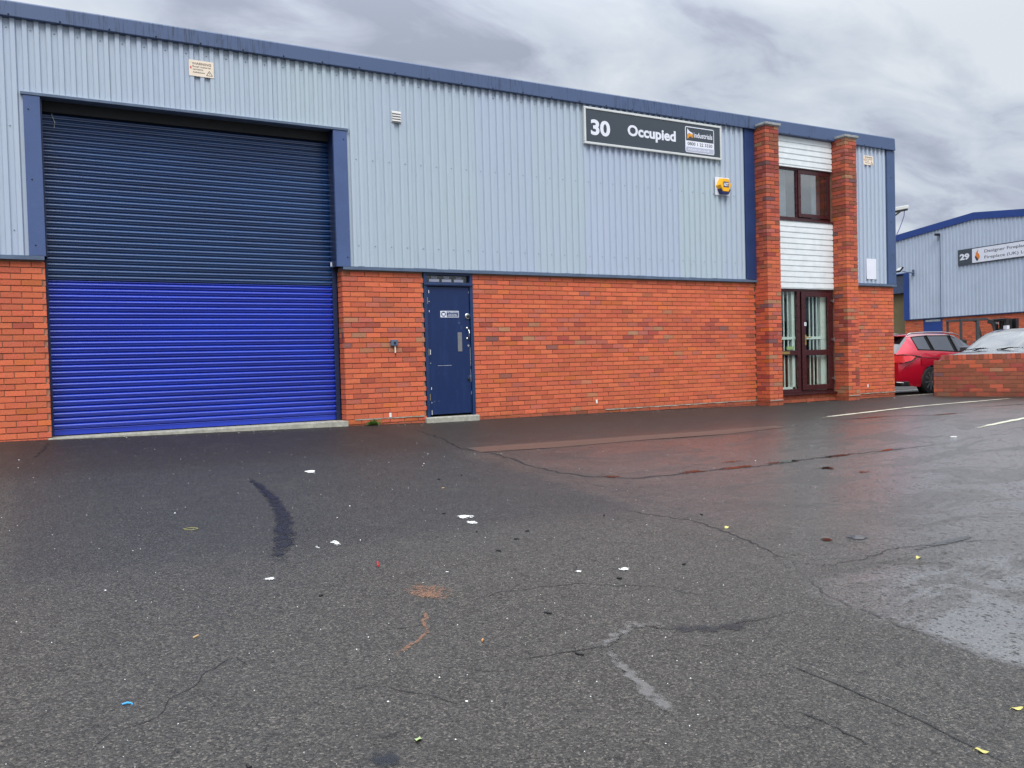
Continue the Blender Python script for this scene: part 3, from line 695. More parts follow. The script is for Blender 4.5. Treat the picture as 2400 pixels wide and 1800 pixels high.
# vertical corner trims
def vtrim(x0, x1, z0, z1, mat, y=-.058, screws=()):
    mb = BM(); mb.box(x0, x1, y, -.004, z0, z1); o = mb.build('corner_trim', mat, bevel=.003)
    for sx, sz in screws: q = screw_mesh(.009).build('trim_screw', M['black'], o); q.location = (sx, y+.001, sz+.055)
    return o
vtrim(-6.185, -6.003, 2.30-.03, 4.222, M['trim'], screws=((-6.13, 4.05), (-6.12, 3.2), (-6.11, 2.4)))
vtrim(-2.312, -2.108, 2.262, 4.222, M['trim'], screws=((-2.16, 4.1), (-2.15, 2.4)))
vtrim(5.742, 5.992, 2.262, 5.126, M['strip'])
vtrim(9.867, 10.13, 2.262, 5.126, M['navy'], screws=((10.0, 4.55), (10.0, 3.84), (9.98, 3.6), (10.02, 2.9), (10.05, 2.5)))

# ------------------------------------------------------------------ roller shutter
YS = .30
sh = BM(); sh.box(-6.00, -2.245, YS-.11, YS-.03, 4.11, 4.45)
sh_root = sh.build('roller_shutter', M['black'])  # header box coloured black to paint the deep shade under the lintel
def laths(mb, z0, z1, x0=-6.03, x1=-2.26, pit=.0752):
    prof = []; z = z0
    # convex lath, small hooked joint between two
    shape = [(0, 0), (.006, .004), (.008, .012), (.012, .014), (.018, .010), (.028, .0165), (.040, .0195), (.052, .0185), (.062, .0135), (.069, .006), (.0735, .001)]
    while z < z1-.001:
        for dz, dy in shape:
            if z+dz <= z1: prof.append((z+dz, dy))
        z += pit
    n = len(prof)
    xsn = span(x0, x1, .47); rows = []
    for X in xsn: rows += [(X, YS-dy*2.0, zz) for zz, dy in prof]
    mb.add(rows, [(i*n+j, (i+1)*n+j, (i+1)*n+j+1, i*n+j+1) for i in range(len(xsn)-1) for j in range(n-1)])
mb = BM(); laths(mb, 2.012, 4.30); c1 = mb.build('upper_curtain', M['lath_top'], sh_root, smooth=False); tag(c1, 'slate blue upper laths')
mb = BM(); laths(mb, .108, 2.011); c2 = mb.build('lower_curtain', M['lath_low'], sh_root, smooth=False); tag(c2, 'royal blue lower laths')
for c in (c1, c2):
    c.data.shade_smooth() if hasattr(c.data, 'shade_smooth') else None
mb = BM(); mb.box(-6.03, -2.26, YS-.03, YS+.01, .034, .100); mb.box(-6.03, -2.26, YS-.036, YS-.028, .094, .106); mb.build('bottom_bar', M['lath_low'], sh_root, bevel=.003)
for a, b in ((-6.02, -5.985), (-2.30, -2.236)):
    mb = BM(); mb.box(a, b, YS-.07, YS-.03, .03, 4.3); mb.box(a, b, YS+.012, YS+.05, .03, 4.3); mb.build('guide_rail', M['navy_dark'], sh_root)
mb = BM(); mb.box(-6.0, -5.985, -.004, YS-.072, 2.27, 4.25); mb.build('jamb_lining', M['navy_dark'], sh_root); mb = BM(); mb.box(-2.31, -2.296, -.004, YS-.072, 2.27, 4.25); mb.build('jamb_lining', M['navy_dark'], sh_root)
mb = BM(); mb.box(-6.21, -2.085, -.068, .0, 4.226, 4.258); mb.box(-6.21, -2.085, 0.001, .42, 4.245, 4.26); mb.build('lintel_flashing', M['slate'], sh_root)
mb = BM(); X = -6.2; rnd = random.Random(4)
while X < -2.1:
    X2 = min(-2.085, X+rnd.uniform(.05, .18)); mb.box(X, X2, -.062, -.03, 4.258, 4.262+rnd.uniform(0, .014)); X = X2
mb.build('sealant', M['clad'], sh_root)
mb = BM(); mb.tube([(-2.20, -.07, 2.62), (-2.20, -.07, 2.62+.05)], .014, 8); 
mb = BM(); mb.box(-2.325, -2.30, YS-.10, YS-.072, 2.29, 2.35); mb.build('lock_tab', M['white_pl'], sh_root)
mb = BM(); mb.tube([(-5.86, YS-.05, 4.2), (-5.87, YS-.05, 4.08), (-5.84, YS-.05, 4.0), (-5.85, YS-.05, 3.93)], .004, 6); mb.build('loose_cord', M['whitep'], sh_root)
mb = BM(); mb.box(-6.06, -2.21, -.035, YS+.15, -.20, .022); mb.build('threshold', M['concrete'], sh_root, bevel=.008)

# ------------------------------------------------------------------ side door with glazed fanlight
mb = BM(); X0, X1 = -.945, -.109; fy0, fy1 = -.012, .09
for (a, b, c, d) in ((X0, X0+.052, -.0, 2.222), (X1-.052, X1, -.0, 2.222)): mb.box(a, b, fy0, fy1, c, d)
mb.box(X0+.052, X1-.052, fy0, fy1, 2.185, 2.222); mb.box(X0+.052, X1-.052, fy0-.004, fy1, 2.015, 2.075); mb.box(X0-.002, X1+.002, fy0-.022, fy0-.0045, 2.028, 2.056)
sdoor = mb.build('side_door', M['frame_blue'], bevel=.003)
mb = BM(); mb.box(X0+.056, X1-.056, .014, .06, .036, 2.008); leaf = mb.build('door_leaf', M['door_blue'], sdoor, bevel=.004)
mb = BM(); mb.box(X0+.052, X1-.052, .045, .052, 2.076, 2.184); mb.build('fanlight', M['doorglass'], sdoor)
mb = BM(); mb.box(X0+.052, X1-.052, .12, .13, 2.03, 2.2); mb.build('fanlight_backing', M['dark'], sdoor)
for a, b in ((-.835, -.665), (-.618, -.458), (-.412, -.250)):
    mb = BM(); mb.box(a, b, .035, .042, 2.086, 2.128); mb.box(a+.035, b-.035, .036, .042, 2.138, 2.146); mb.box(a+.03, b-.03, .036, .042, 2.152, 2.158); mb.box(a+.03, b-.03, .036, .042, 2.164, 2.172)
    mb.build('fanlight_notice', M['pale_grey'], sdoor)
mb = BM(); mb.box(-.385, -.311, .009, .0135, 1.003, 1.300); mb.build('finger_plate', M['steel'], sdoor, bevel=.002)
mb = BM(); mb.tube([(-.212, .012, 1.355), (-.212, -.03, 1.345), (-.212, -.052, 1.31), (-.212, -.052, 1.25), (-.212, -.03, 1.215), (-.212, .012, 1.205)], .010, 8)
mb.tube([(-.212, .0135, 1.365), (-.212, .006, 1.365)], .024, 12); mb.tube([(-.212, .0135, 1.20), (-.212, .006, 1.20)], .024, 12); mb.build('pull_handle', M['chrome'], sdoor, smooth=True)
mb = BM(); mb.tube([(-.205, .0135, 1.553), (-.205, .0, 1.553), (-.205, -.006, 1.553)], [.046, .046, .038], 20); lk = mb.build('lock_rose', M['chrome'], sdoor)
mb = BM(); mb.tube([(-.197, -.007, 1.548), (-.197, -.03, 1.548)], .024, 14); mb.build('keyhole_cap', M['black'], lk)
mb = BM(); mb.tube([(-.205, .0135, 1.092), (-.205, .003, 1.092)], .018, 12); mb.build('lock_rose', M['chrome'], sdoor)
mb = BM(); mb.tube([(-.208, .0135, .563), (-.208, -.012, .563)], [.024, .018], 14); mb.build('bolt_cap', M['black'], sdoor)
for Z in (1.79, 1.0, .31):
    mb = BM(); mb.box(-.899, -.886, -.018, -.0125, Z-.05, Z+.05); mb.build('hinge', M['brown_in'], sdoor)
rnd = random.Random(8)
def chip(a, b, c, d): mb = BM(); mb.box(a, b, .0122, .0138, c, d); mb.build('paint_chip', M['whitep'], leaf)
for Z, h in ((1.93, .05), (1.78, .01), (1.63, .03), (1.0, .075), (.83, .01), (.44, .04), (.22, .01), (.07, .07)): chip(-.860, -.853+rnd.uniform(0, .004), Z-h/2, Z+h/2)
for Z, h in ((1.93, .03), (.92, .3), (.62, .2), (.35, .05)): chip(-.1725, -.1700, Z-h/2, Z+h/2)
chip(-.74, -.50, .788, .7905)
mb = BM(); mb.box(-.985, -.075, -.075, .20, -.105, .000); ds = mb.build('door_step', M['concrete'], sdoor)
bv = ds.modifiers.new('b', 'BEVEL'); bv.width = .015; bv.segments = 2
# printed safety sticker
stk = thing('safety_sticker', 'small white and blue mandatory safety sticker on the navy side door', 'sticker', (-.5125, .013, 1.5855))
mb = MB(); mb.box(-.158, .158, -.002, 0, -.05, .05); mb.build('sticker_base', M['white_pl'], stk)
mb = MB(); mb.box(-.052, .150, -.0035, -.0022, -.040, .040); mb.build('blue_panel', M['strip'], stk)
mb = MB(); mb.tube([(-.105, -.0022, 0), (-.105, -.0035, 0)], .040, 24); mb.build('blue_disc', M['strip'], stk)
mb = MB()
mb.prism([(-.125,-.024),(-.085,-.024),(-.083,.012),(-.092,.022),(-.100,.016),(-.110,.016),(-.118,.022),(-.127,.012)], lambda u, v, h: (u, h, v), -.0036, -.0048); mb.build('jacket_symbol', M['white_pl'], stk)
text('High visibility jackets', M['white_pl'], stk, -.046, .144, .015, .033, -.0042, bold=.02)
text('must be worn', M['white_pl'], stk, -.022, .12, -.008, .007, -.0042, bold=.02)
text('beyond this point', M['white_pl'], stk, -.035, .132, -.034, -.015, -.0042, bold=.02)

# ------------------------------------------------------------------ bay between the piers
def boards(z0, z1, name):
    mb = BM(); z = z1; x0, x1 = 6.352, 8.208; p = .1105
    while z > z0+.01:
        b = max(z-p, z0)
        mb.add([(x0, .012, z-.016), (x1, .012, z-.016), (x1, -.006, z-.022), (x0, -.006, z-.022), (x0, -.008, b+.002), (x1, -.008, b+.002), (x1, .012, b), (x0, .012, b), (x0, .012, z), (x1, .012, z)],
               [(9,8,0,1), (0,1,2,3)[::-1], (2,3,4,5), (4,5,6,7), ])
        z = b
    mb.box(x0, x1, .02, .04, z0, z1)
    return mb.build(name, M['white_boards'])
boards(4.528, 5.13, 'white_weatherboarding'); boards(2.128, 3.47, 'white_weatherboarding')
MR = M['maroon']
# upstairs window
y0, y1 = .05, .11
mb = BM(); xa, xb, za, zb = 6.35, 8.21, 3.50, 4.535
mb.box(xa, xb, y0, y1, za, za+.055); mb.box(xa, xb, y0, y1, zb-.05, zb); mb.box(xa, xa+.05, y0, y1, za+.055, zb-.05); mb.box(xb-.05, xb, y0, y1, za+.055, zb-.05); mb.box(7.225, 7.275, y0, y1, za+.055, zb-.05)
win = mb.build('upper_window', MR, bevel=.004)
mb = BM(); sa, sb, sc_, sd2 = 7.262, 8.178, 3.56, 4.50; ys_ = y0-.024
mb.box(sa, sb, ys_, y0-.002, sc_, sc_+.075); mb.box(sa, sb, ys_, y0-.002, sd2-.075, sd2); mb.box(sa, sa+.075, ys_, y0-.002, sc_+.075, sd2-.075); mb.box(sb-.075, sb, ys_, y0-.002, sc_+.075, sd2-.075)
mb.build('sash', MR, win, bevel=.005)
mb = BM(); mb.box(xa+.05, 7.225, .075, .081, za+.055, zb-.05); mb.build('window_pane', M['glass'], win)
mb = BM(); mb.box(sa+.075, sb-.075, .040, .046, sc_+.075, sd2-.075); mb.build('window_pane', M['glass'], win)
mb = BM(); mb.box(6.352, 8.208, -.03, .10, 3.472, 3.498); mb.build('window_sill', MR, win, bevel=.004)
# front door and sidelight
dr = BM(); xa, xb, za, zb = 6.35, 8.205, .035, 2.12; y0, y1 = .02, .085
dr.box(xa, xb, y0, y1, za, za+.05); dr.box(xa, xb, y0, y1, zb-.05, zb); dr.box(xa, xa+.055, y0, y1, za+.05, zb-.05); dr.box(xb-.04, xb, y0, y1, za+.05, zb-.05); dr.box(7.165, 7.25, y0, y1, za+.05, zb-.05)
dr.box(xa+.055, 7.165, y0+.004, y1, .80, .895); dr.box(xa+.055, 7.165, y0+.006, y1, za+.05, za+.09)
fd = dr.build('front_door', MR, bevel=.004)
mb = BM(); a, b, c, d = 7.262, 8.158, .092, 2.064; yy0, yy1 = -.006, .018
mb.box(a, a+.115, yy0, yy1, c, d); mb.box(b-.135, b, yy0, yy1, c, d); mb.box(a+.115, b-.135, yy0, yy1, c, c+.105); mb.box(a+.115, b-.135, yy0, yy1, d-.095, d); mb.box(a+.115, b-.135, yy0, yy1, .79, .90)
mb.build('door_leaf', MR, fd, bevel=.006)
GL = M['doorglass']
for (a, b, c, d, yy) in ((6.405, 7.165, .895, 2.07, .05), (6.405, 7.165, .125, .80, .05), (7.377, 8.023, .90, 1.969, .012), (7.377, 8.023, .197, .79, .012)):
    mb = BM(); mb.box(a, b, yy, yy+.005, c, d); mb.build('door_pane', GL, fd)
mb = BM(); mb.box(6.34, 8.225, -.055, .09, .0, .034); mb.build('door_sill', MR, fd, bevel=.004)
mb = BM(); mb.box(7.335, 7.372, -.014, -.0065, .995, 1.205); mb.tube([(7.353, -.012, 1.15), (7.353, -.05, 1.15), (7.47, -.055, 1.148)], .009, 8); mb.build('lever_handle', M['brass'], fd)
mb = BM(); mb.box(7.325, 7.385, -.010, -.0065, 1.385, 1.455); npl = mb.build('number_plate', M['white_pl'], fd)
text('6', M['ink_dark'], npl, 7.346, 7.364, 1.402+.055, 1.438+.055, -.012)
mb = BM(); mb.box(6.66, 6.925, .010, .0195, .822, .874); mb.build('letter_plate', M['brass'], fd, bevel=.002)
for Z in (1.895, 1.105, .312):
    mb = BM(); mb.box(8.10, 8.19, -.028, -.0065, Z-.022, Z+.022); mb.tube([(8.165, -.03, Z-.04), (8.165, -.03, Z+.04)], .012, 8); mb.build('door_hinge', M['steel'], fd)
mb = BM(); mb.box(6.90, 7.11, .052+.012, .052+.016, .915, .975); mb.build('window_sticker', M['leafg'], fd)
# inner lobby: white grille, reveal and dark room
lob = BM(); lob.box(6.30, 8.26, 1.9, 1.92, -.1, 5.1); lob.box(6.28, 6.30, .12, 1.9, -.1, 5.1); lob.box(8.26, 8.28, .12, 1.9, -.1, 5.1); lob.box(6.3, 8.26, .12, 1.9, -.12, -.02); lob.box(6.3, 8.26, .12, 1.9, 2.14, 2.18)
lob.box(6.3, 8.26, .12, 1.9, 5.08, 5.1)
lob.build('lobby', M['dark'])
gr = BM(); gy = .095
for X in (6.60, 6.74, 6.865, 6.98, 7.60, 7.705, 7.81): gr.box(X-.011, X+.011, gy, gy+.02, .0, 2.1)
gr.box(6.5, 7.20, gy-.012, gy+.035, 1.115, 1.17); gr.box(7.42, 8.05, gy-.012, gy+.035, 1.115, 1.17)
for a, b in ((7.075, 7.155), (7.905, 8.075)): gr.box(a, b, gy-.006, gy+.10, -.0, 2.1)
gr.box(6.38, 7.17, gy-.006, gy+.05, .10, .165)
gr.build('security_grille', M['bars'], fd)
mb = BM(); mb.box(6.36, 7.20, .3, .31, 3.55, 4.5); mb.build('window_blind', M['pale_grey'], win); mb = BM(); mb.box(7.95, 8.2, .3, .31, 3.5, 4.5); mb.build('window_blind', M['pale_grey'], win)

# ------------------------------------------------------------------ signs and fittings on the unit
sg = thing('unit_sign', 'long charcoal sign board reading 30 Occupied high on the pale blue cladding', 'sign', (3.575, -.05, 4.775))
def L(X, Z): return X-3.575, Z-4.775
mb = MB(); x0, z0 = L(2.065, 4.495); x1, z1 = L(5.085, 5.055)
mb.box(x0, x1, -.04, -.002, z0, z1); mb.build('sign_panel', M['signdark'], sg)
mb = MB()
for (a, b, c, d) in ((x0-.032, x1+.032, z0-.032, z0+.006), (x0-.032, x1+.032, z1-.006, z1+.032), (x0-.032, x0+.006, z0+.006, z1-.006), (x1-.006, x1+.032, z0+.006, z1-.006)): mb.box(a, b, -.052, 0, c, d)
mb.build('sign_frame', M['alu'], sg, bevel=.006)
W = M['white_pl']
def T(s, X0_, X1_, Z0_, Z1_, mat=W, bold=.02, y=-.0425):
    a, c = L(X0_, Z0_); b, d = L(X1_, Z1_); text(s, mat, sg, a, b, c, d, y, bold=bold)
T('30', 2.172, 2.572, 4.620, 4.886, bold=.035); T('Occupied', 2.947, 4.022, 4.632, 4.880, bold=.035)
def rrect(x0, x1, z0, z1, r, n=5):
    P = []
    for cx, cz, a0 in ((x1-r, z1-r, 0), (x0+r, z1-r, 90), (x0+r, z0+r, 180), (x1-r, z0+r, 270)):
        for k in range(n+1): a = R(a0+90*k/n); P.append((cx+r*math.cos(a), cz+r*math.sin(a)))
    return P
fn = lambda u, v, h: (u, h, v)
a, c = L(4.246, 4.536); b, d = L(4.936, 5.000)
mb = MB(); mb.prism(rrect(a, b, c, d, .03), fn, -.0402, -.0425); mb.build('logo_card', W, sg)
mb = MB(); mb.box(a+.016, b-.016, -.0445, -.0426, L(0, 4.748)[1], d-.016); mb.build('logo_panel', M['signdark'], sg)
mb = MB(); mb.box(a+.016, b-.016, -.0445, -.0426, c+.014, L(0, 4.636)[1]); mb.build('web_panel', M['pale_grey'], sg)
lx, lz = L(4.291, 4.776)
mb = MB(); mb.prism([(lx, lz+.185), (lx+.06, lz+.135), (lx+.128, lz+.112), (lx+.128, lz+.085), (lx+.03, lz+.11), (lx+.03, lz+.135)], fn, -.0446, -.046)
mb.prism([(lx, lz+.185), (lx+.03, lz+.15), (lx+.03, lz+.09), (lx, lz+.075)], fn, -.0447, -.0463); mb.build('logo_white', W, sg)
mb = MB(); mb.prism([(lx, lz+.065), (lx+.035, lz+.10), (lx+.035, lz+.02), (lx, lz)], fn, -.0446, -.046)
mb.prism([(lx+.045, lz+.10), (lx+.128, lz+.082), (lx+.128, lz+.028), (lx+.10, lz+.032), (lx+.10, lz+.06), (lx+.075, lz+.064), (lx+.075, lz+.036), (lx+.045, lz+.04)], fn, -.0446, -.046); mb.build('logo_orange', M['orange'], sg)
T('industrials', 4.446, 4.892, 4.812, 4.905, y=-.0455, bold=.015)
T('0800 1 22 3330', 4.297, 4.889, 4.664, 4.722, M['ink_dark'], .01, -.0432)
T('industrials.co.uk', 4.305, 4.822, 4.572, 4.618, W, .0, -.0452)

al = thing('alarm_box', 'yellow and dark blue hexagonal alarm box with blue letters on a white backplate', 'alarm', (5.15, -.05, 3.985))
mb = MB(); mb.box(-.178, .178, -.014, 0, -.168, .165); mb.build('backplate', W, al, bevel=.004)
hexp = lambda r, sx=1: [(r*sx*math.cos(R(60*k)), r*math.sin(R(60*k))) for k in range(6)]
mb = MB(); hx = .165; cx = .0; ft = hexp(.135); bk = hexp(hx)
def lerp_hex(zcut_low):
    pass
vsb = [(u, -.015, v) for u, v in bk]; vsf = [(u, -.105, v+.012) for u, v in ft]
mb.add(vsb+vsf, [(6,7,8,9,10,11), (0,1,7,6), (1,2,8,7), (2,3,9,8), (5,0,6,11), (3,4,10,9), (4,5,11,10)]); 
hexo = mb.build('alarm_cover', M['yellow'], al, bevel=.004)
mb = MB(); lo = [(-.128, -.072), (-.088, -.150), (.088, -.150), (.128, -.072)]
mb.prism([(-.135, -.058), (-.086, -.152), (.086, -.152), (.135, -.058)], lambda u, v, h: (u, h, v), -.016, -.093); mb.build('strobe_lens', M['alarmblue'], al, bevel=.006)
mb = MB(); mb.box(-.062, .068, -.1075, -.106, -.030, .070); mb.build('badge', M['alarmblue'], al)
text('ADT', W, al, -.054, .060, -.012, .052, -.109, bold=.045)

def warning(loc, w, h, label, seed):
    o = thing('warning_sign', label, 'sign', loc, 0, 'cream roof warning signs')
    mb = MB(); mb.box(-w/2, w/2, -.004, 0, -h/2, h/2); mb.build('sign_plate', M['cream'], o)
    I = M['ink']; s = w/.315
    text('WARNING', M['ink'], o, -.120*s, .125*s, .046*s, .078*s, -.0055, bold=.01)
    text('Roof material', I, o, -.112*s, .120*s, .012*s, .032*s, -.0055, bold=.0)
    text('contains', I, o, -.112*s, .02*s, -.022*s, -.004*s, -.0055)
    text('Asbestos', I, o, -.112*s, .04*s, -.062*s, -.042*s, -.0055)
    mb = MB(); tri = [(.062*s, -.080*s), (.138*s, -.080*s), (.100*s, -.020*s)]
    for p, q in zip(tri, tri[1:]+tri[:1]): mb.bar((p[0], -.005, p[1]), (q[0], -.005, q[1]), .006*s, .002, (0, 1, 0))
    mb.box(.0975*s, .1025*s, -.0055, -.0042, -.066*s, -.042*s); mb.build('warning_triangle', M['ink_dark'], o)
    mb = MB(); mb.box(-.143*s, -.125*s, -.0055, -.0042, -.012*s, .018*s); mb.build('red_mark', M['red_ink'], o)
warning((-4.093, -.05, 4.830), .315, .21, 'cream asbestos warning sign above the roller shutter', 1)
warning((9.283, -.05, 4.853), .315, .19, 'faded cream warning sign on the narrow cladding right of the brick piers', 2)
o = thing('wall_vent', 'small off-white louvred vent on the cladding between shutter and sign board', 'vent', (-1.335, -.05, 4.515))
mb = MB(); mb.box(-.078, .078, -.012, 0, -.082, .082); mb.build('vent_frame', M['louvre_c'], o, bevel=.003)
for k in range(4):
    mb = MB(); z = -.062+k*.038
    mb.add([(-.07, -.013, z), (.07, -.013, z), (.07, -.034, z-.006), (-.07, -.034, z-.006), (-.07, -.013, z+.034), (.07, -.013, z+.034)], [(0,1,2,3), (3,2,5,4), (0,3,4), (1,5,2)]); mb.build('louvre', M['louvre_c'], o)
o = BM(); 
mb = MB(); mb.box(-.155, .155, -.006, 0, -.215, .215)
tag(mb.build('blank_notice', W, loc=(9.325, -.05, 2.575), bevel=.003), 'blank white rectangular notice low on the cladding at the building corner', 'notice')
kb = thing('key_switch', 'small blue-grey key switch box with pale conduit stub on brick wall', 'switch', (-1.461, 0, 1.15))
mb = MB(); mb.box(-.055, .055, -.055, .0, -.045, .045); mb.build('switch_box', M['slate'], kb, bevel=.006)
mb = MB(); mb.tube([(0, -.0555, .0), (0, -.066, .0)], .017, 12); mb.build('key_barrel', M['black'], kb)
mb = MB(); mb.tube([(.012, -.03, -.046), (.012, -.03, -.15)], .011, 8); mb.build('conduit', M['cream'], kb)
for X, Z, lab in ((-1.548, .071, 'tiny white and red tag on the brick left of the side door'), (2.22, .10, 'tiny white and red tag low on the long brick wall'), (9.22, .11, 'tiny white tag low on the brick by the building corner')):
    mb = MB(); mb.box(-.017, .017, -.006, 0, -.032, .032)
    tag(mb.build('survey_tag', M['whitep'], loc=(X, -.002, Z)), lab, 'tag', 'small tags fixed low on the brickwork')
# floodlight/camera on the far side wall
cm = thing('security_camera', 'pale grey security camera on a black bracket at the far corner of the unit', 'camera', (10.13, .02, 3.86))
mb = MB(); mb.bar((.02, .08, .03), (.47, -.03, .115), .10, .075); mb.build('camera_housing', M['camwhite'], cm, bevel=.012)
mb = MB(); mb.bar((.04, .07, -.022), (.45, -.025, .058), .075, .05); mb.build('camera_underside', M['black'], cm)
mb = MB(); mb.tube([(-.02, .05, -.10), (.12, .03, -.09), (.26, .0, .0)], .018, 8); mb.build('bracket', M['black'], cm)
mb = MB(); mb.tube([(.38, -.02, .04), (.37, -.02, -.08), (.32, 0, -.22), (.24, 0, -.36), (.14, 0, -.50), (0, 0, -.62)], .009, 6); mb.build('cable', M['purple'], cm)

# weed at the wall foot
wd = thing('weed', 'small green weed growing at the foot of the brick wall beside the shutter', 'weed', (-1.85, -.02, gz(-1.85, -.02)))
mb = MB(); rnd = random.Random(3)
for k in range(90):
    a = rnd.uniform(0, 6.28); l = rnd.uniform(.05, .12); el = rnd.uniform(.2, 1.3); w = rnd.uniform(.006, .013)
    d = Vector((math.cos(a)*math.cos(el), -abs(math.sin(a))*math.cos(el), math.sin(el))); s = Vector((-math.sin(a), math.cos(a), 0))*w
    b0 = Vector((rnd.uniform(-.09, .09), rnd.uniform(-.03, 0), 0)); 
    mb.add([b0, b0+d*l*.5+s, b0+d*l, b0+d*l*.5-s], [(0,1,2,3)])
mb.build('weed_leaves', M['weed'], wd)

# ------------------------------------------------------------------ low brick wall
lw = Vector((11.08-10.38, -2.21+.73, 0)); lw.normalize(); lwr = math.atan2(lw.y, lw.x)
low = thing('low_brick_wall', 'low brown brick wall with soldier course coping between building and parked cars', 'wall', (10.38, -.73, -.165), lwr)
mb = MB(); f2 = lambda u, d, z: (u, -d, z)
LL = 6.0
courses(mb, 51, 0, LL, .770, -.1, f2, 'low', .06, .243, .0835, .009, -9)
courses(mb, 52, 0, .205, .770, -.1, lambda u, d, z: (-d, u, z), 'low', .06, .243, .0835, .009, -9)
lb = mb.build('brickwork', M['brick'], low)
mb = MB(); mb.box(.006, LL, .008, .20, -.3, .768); mb.box(.15, LL, .010, .2, .768, .878); mb.build('mortar', M['mortar'], lb)
mb = MB(); rnd = random.Random(9); u = .14
while u < LL:
    j = rnd.uniform(-.004, .004)
    brick(mb, rnd, u, u+.071, .777+j, .885+j, .21, bcol(rnd, -9, 'low'), f2); u += .080
mb.box(.142, LL, .004, .2, .880, .884, LIN['brown'])
mb.build('coping', M['brick'], low)

# ------------------------------------------------------------------ cars
def car(root, L_, W_, H_, rear, paintm, glassm, kind):
    """body lofted from cross-sections; x forward, rear bumper at x=0"""
    hw = W_/2
    wb0 = 1.0 if kind == 'estate' else .82; wb1 = wb0+(2.66 if kind == 'estate' else 2.6); rw = .325
    if kind == 'estate':
        # x, roof z, belt z, roof half width, shear of belt/roof rows at the ends
        K = [(0.00, .99, .95, .70), (.12, 1.09, 1.00, .68), (.30, 1.24, 1.04, .665), (.46, 1.375, 1.06, .655), (.62, 1.40, 1.055, .65), (1.0, 1.425, 1.04, .645), (1.5, 1.43, 1.02, .64), (2.0, 1.425, .99, .635), (2.35, 1.385, .975, .62), (2.65, 1.27, .965, .61), (2.95, 1.13, .955, .63), (3.28, .97, .94, .70), (4.05, .90, .86, .72), (4.40, .80, .76, .66), (L_, .66, .62, .55)]
    else:
        K = [(0.00, .98, .92, .60), (.12, 1.20, .95, .58), (.35, 1.34, .96, .58), (.7, 1.40, .955, .59), (1.2, 1.45, .95, .60), (1.8, 1.46, .945, .60), (2.2, 1.44, .94, .60), (2.55, 1.37, .935, .59), (2.85, 1.22, .93, .62), (3.18, .985, .925, .70), (3.55, .93, .90, .72), (3.85, .86, .82, .68), (4.1, .78, .74, .60), (L_, .64, .60, .5)]
    def at(x, i):
        for a, b in zip(K, K[1:]):
            if a[0] <= x <= b[0]: u = (x-a[0])/(b[0]-a[0]); return a[i]+(b[i]-a[i])*u
        return K[-1][i]
    st = sorted(set([k[0] for k in K]+[wb0+rw*1.12*math.cos(R(a)) for a in range(0, 181, 20)]+[wb1+rw*1.12*math.cos(R(a)) for a in range(0, 181, 20)]+([.60, .80, 1.11, 1.17, 1.98, 2.08, 2.80] if kind == 'estate' else [1.05, 1.62, 1.69, 2.45, 2.52])))
    rows = []
    for x in st:
        e = min(x, L_-x); tap = 1-.16*max(0, 1-e/.75)**2.2
        zb = .20+.10*max(0, 1-e/.5)
        for wx in (wb0, wb1):
            if abs(x-wx) < rw*1.12: zb = max(zb, rw*.95+math.sqrt(max(0, (rw*1.12)**2-(x-wx)**2)))
        zr, zbt, yr = at(x, 1), at(x, 2), at(x, 3)
        w = hw*tap; zmid = max(.50, zb+.02); zsh = max(zbt-.14, zmid+.02)
        yr = min(yr, w*.93)
        r = [(w*.955, zb), (w*.995, max(.36, zb+.01)), (w*1.0, zmid), (w*.985, zsh), (w*.93, zbt), (yr, zr-.045), (yr*.86, zr-.006), (yr*.5, zr+.012), (0, zr+.018)]
        if zr-zbt < .08: r[5] = (yr, zbt+(zr-zbt)*.55); r[6] = (yr*.86, zbt+(zr-zbt)*.8); r[7] = (yr*.5, zr); r[8] = (0, zr+.004)
        rows.append([Vector((x, y, z)) for y, z in r])
    n = 9; full = 2*n-1
    def ring(r): return r+[Vector((p.x, -p.y, p.z)) for p in r[-2::-1]]
    rings = [ring(r) for r in rows]
    bodyb, glassb, wind = MB(), MB(), {}
    V = [tuple(p) for rg in rings for p in rg]
    quads = {'pillar': [], 'body': [], 'side': [], 'front': [], 'back': []}
    gl_x = [(.60, .80), (.80, 1.11), (1.17, 1.98), (2.08, 2.80)] if kind == 'estate' else [(.5, 1.0), (1.05, 1.62), (1.69, 2.45), (2.52, 2.85)]
    xs_ = st
    ws0, ws1 = (2.35, 3.28) if kind == 'estate' else (2.2, 3.18)
    for i in range(len(st)-1):
        xm = (st[i]+st[i+1])/2
        for j in range(full-1):
            jj = j if j < n-1 else full-2-j
            q = (i*full+j, i*full+j+1, (i+1)*full+j+1, (i+1)*full+j); k = 'body'
            if jj == 4 and at(xm, 1)-at(xm, 2) > .16 and any(a <= xm <= b for a, b in gl_x): k = 'side'
            if k == 'body' and jj == 4 and gl_x[0][0]-.03 < xm < gl_x[-1][1]-.1: k = 'pillar'
            if jj >= 5 and ws0 < xm < ws1: k = 'front'
            if jj >= 5 and .05 < xm < (.46 if kind == 'estate' else .35): k = 'back'
            quads[k].append(q)
    def sub(qs, name, mat, push=0):
        mb = MB(); idx = {}
        for q in qs:
            f = []
            for v in q:
                if v not in idx: idx[v] = len(mb.v); mb.v.append(V[v])
                f.append(idx[v])
            mb.f.append(tuple(f)); mb.c.append(None)
        return mb.build(name, mat, root, smooth=True)
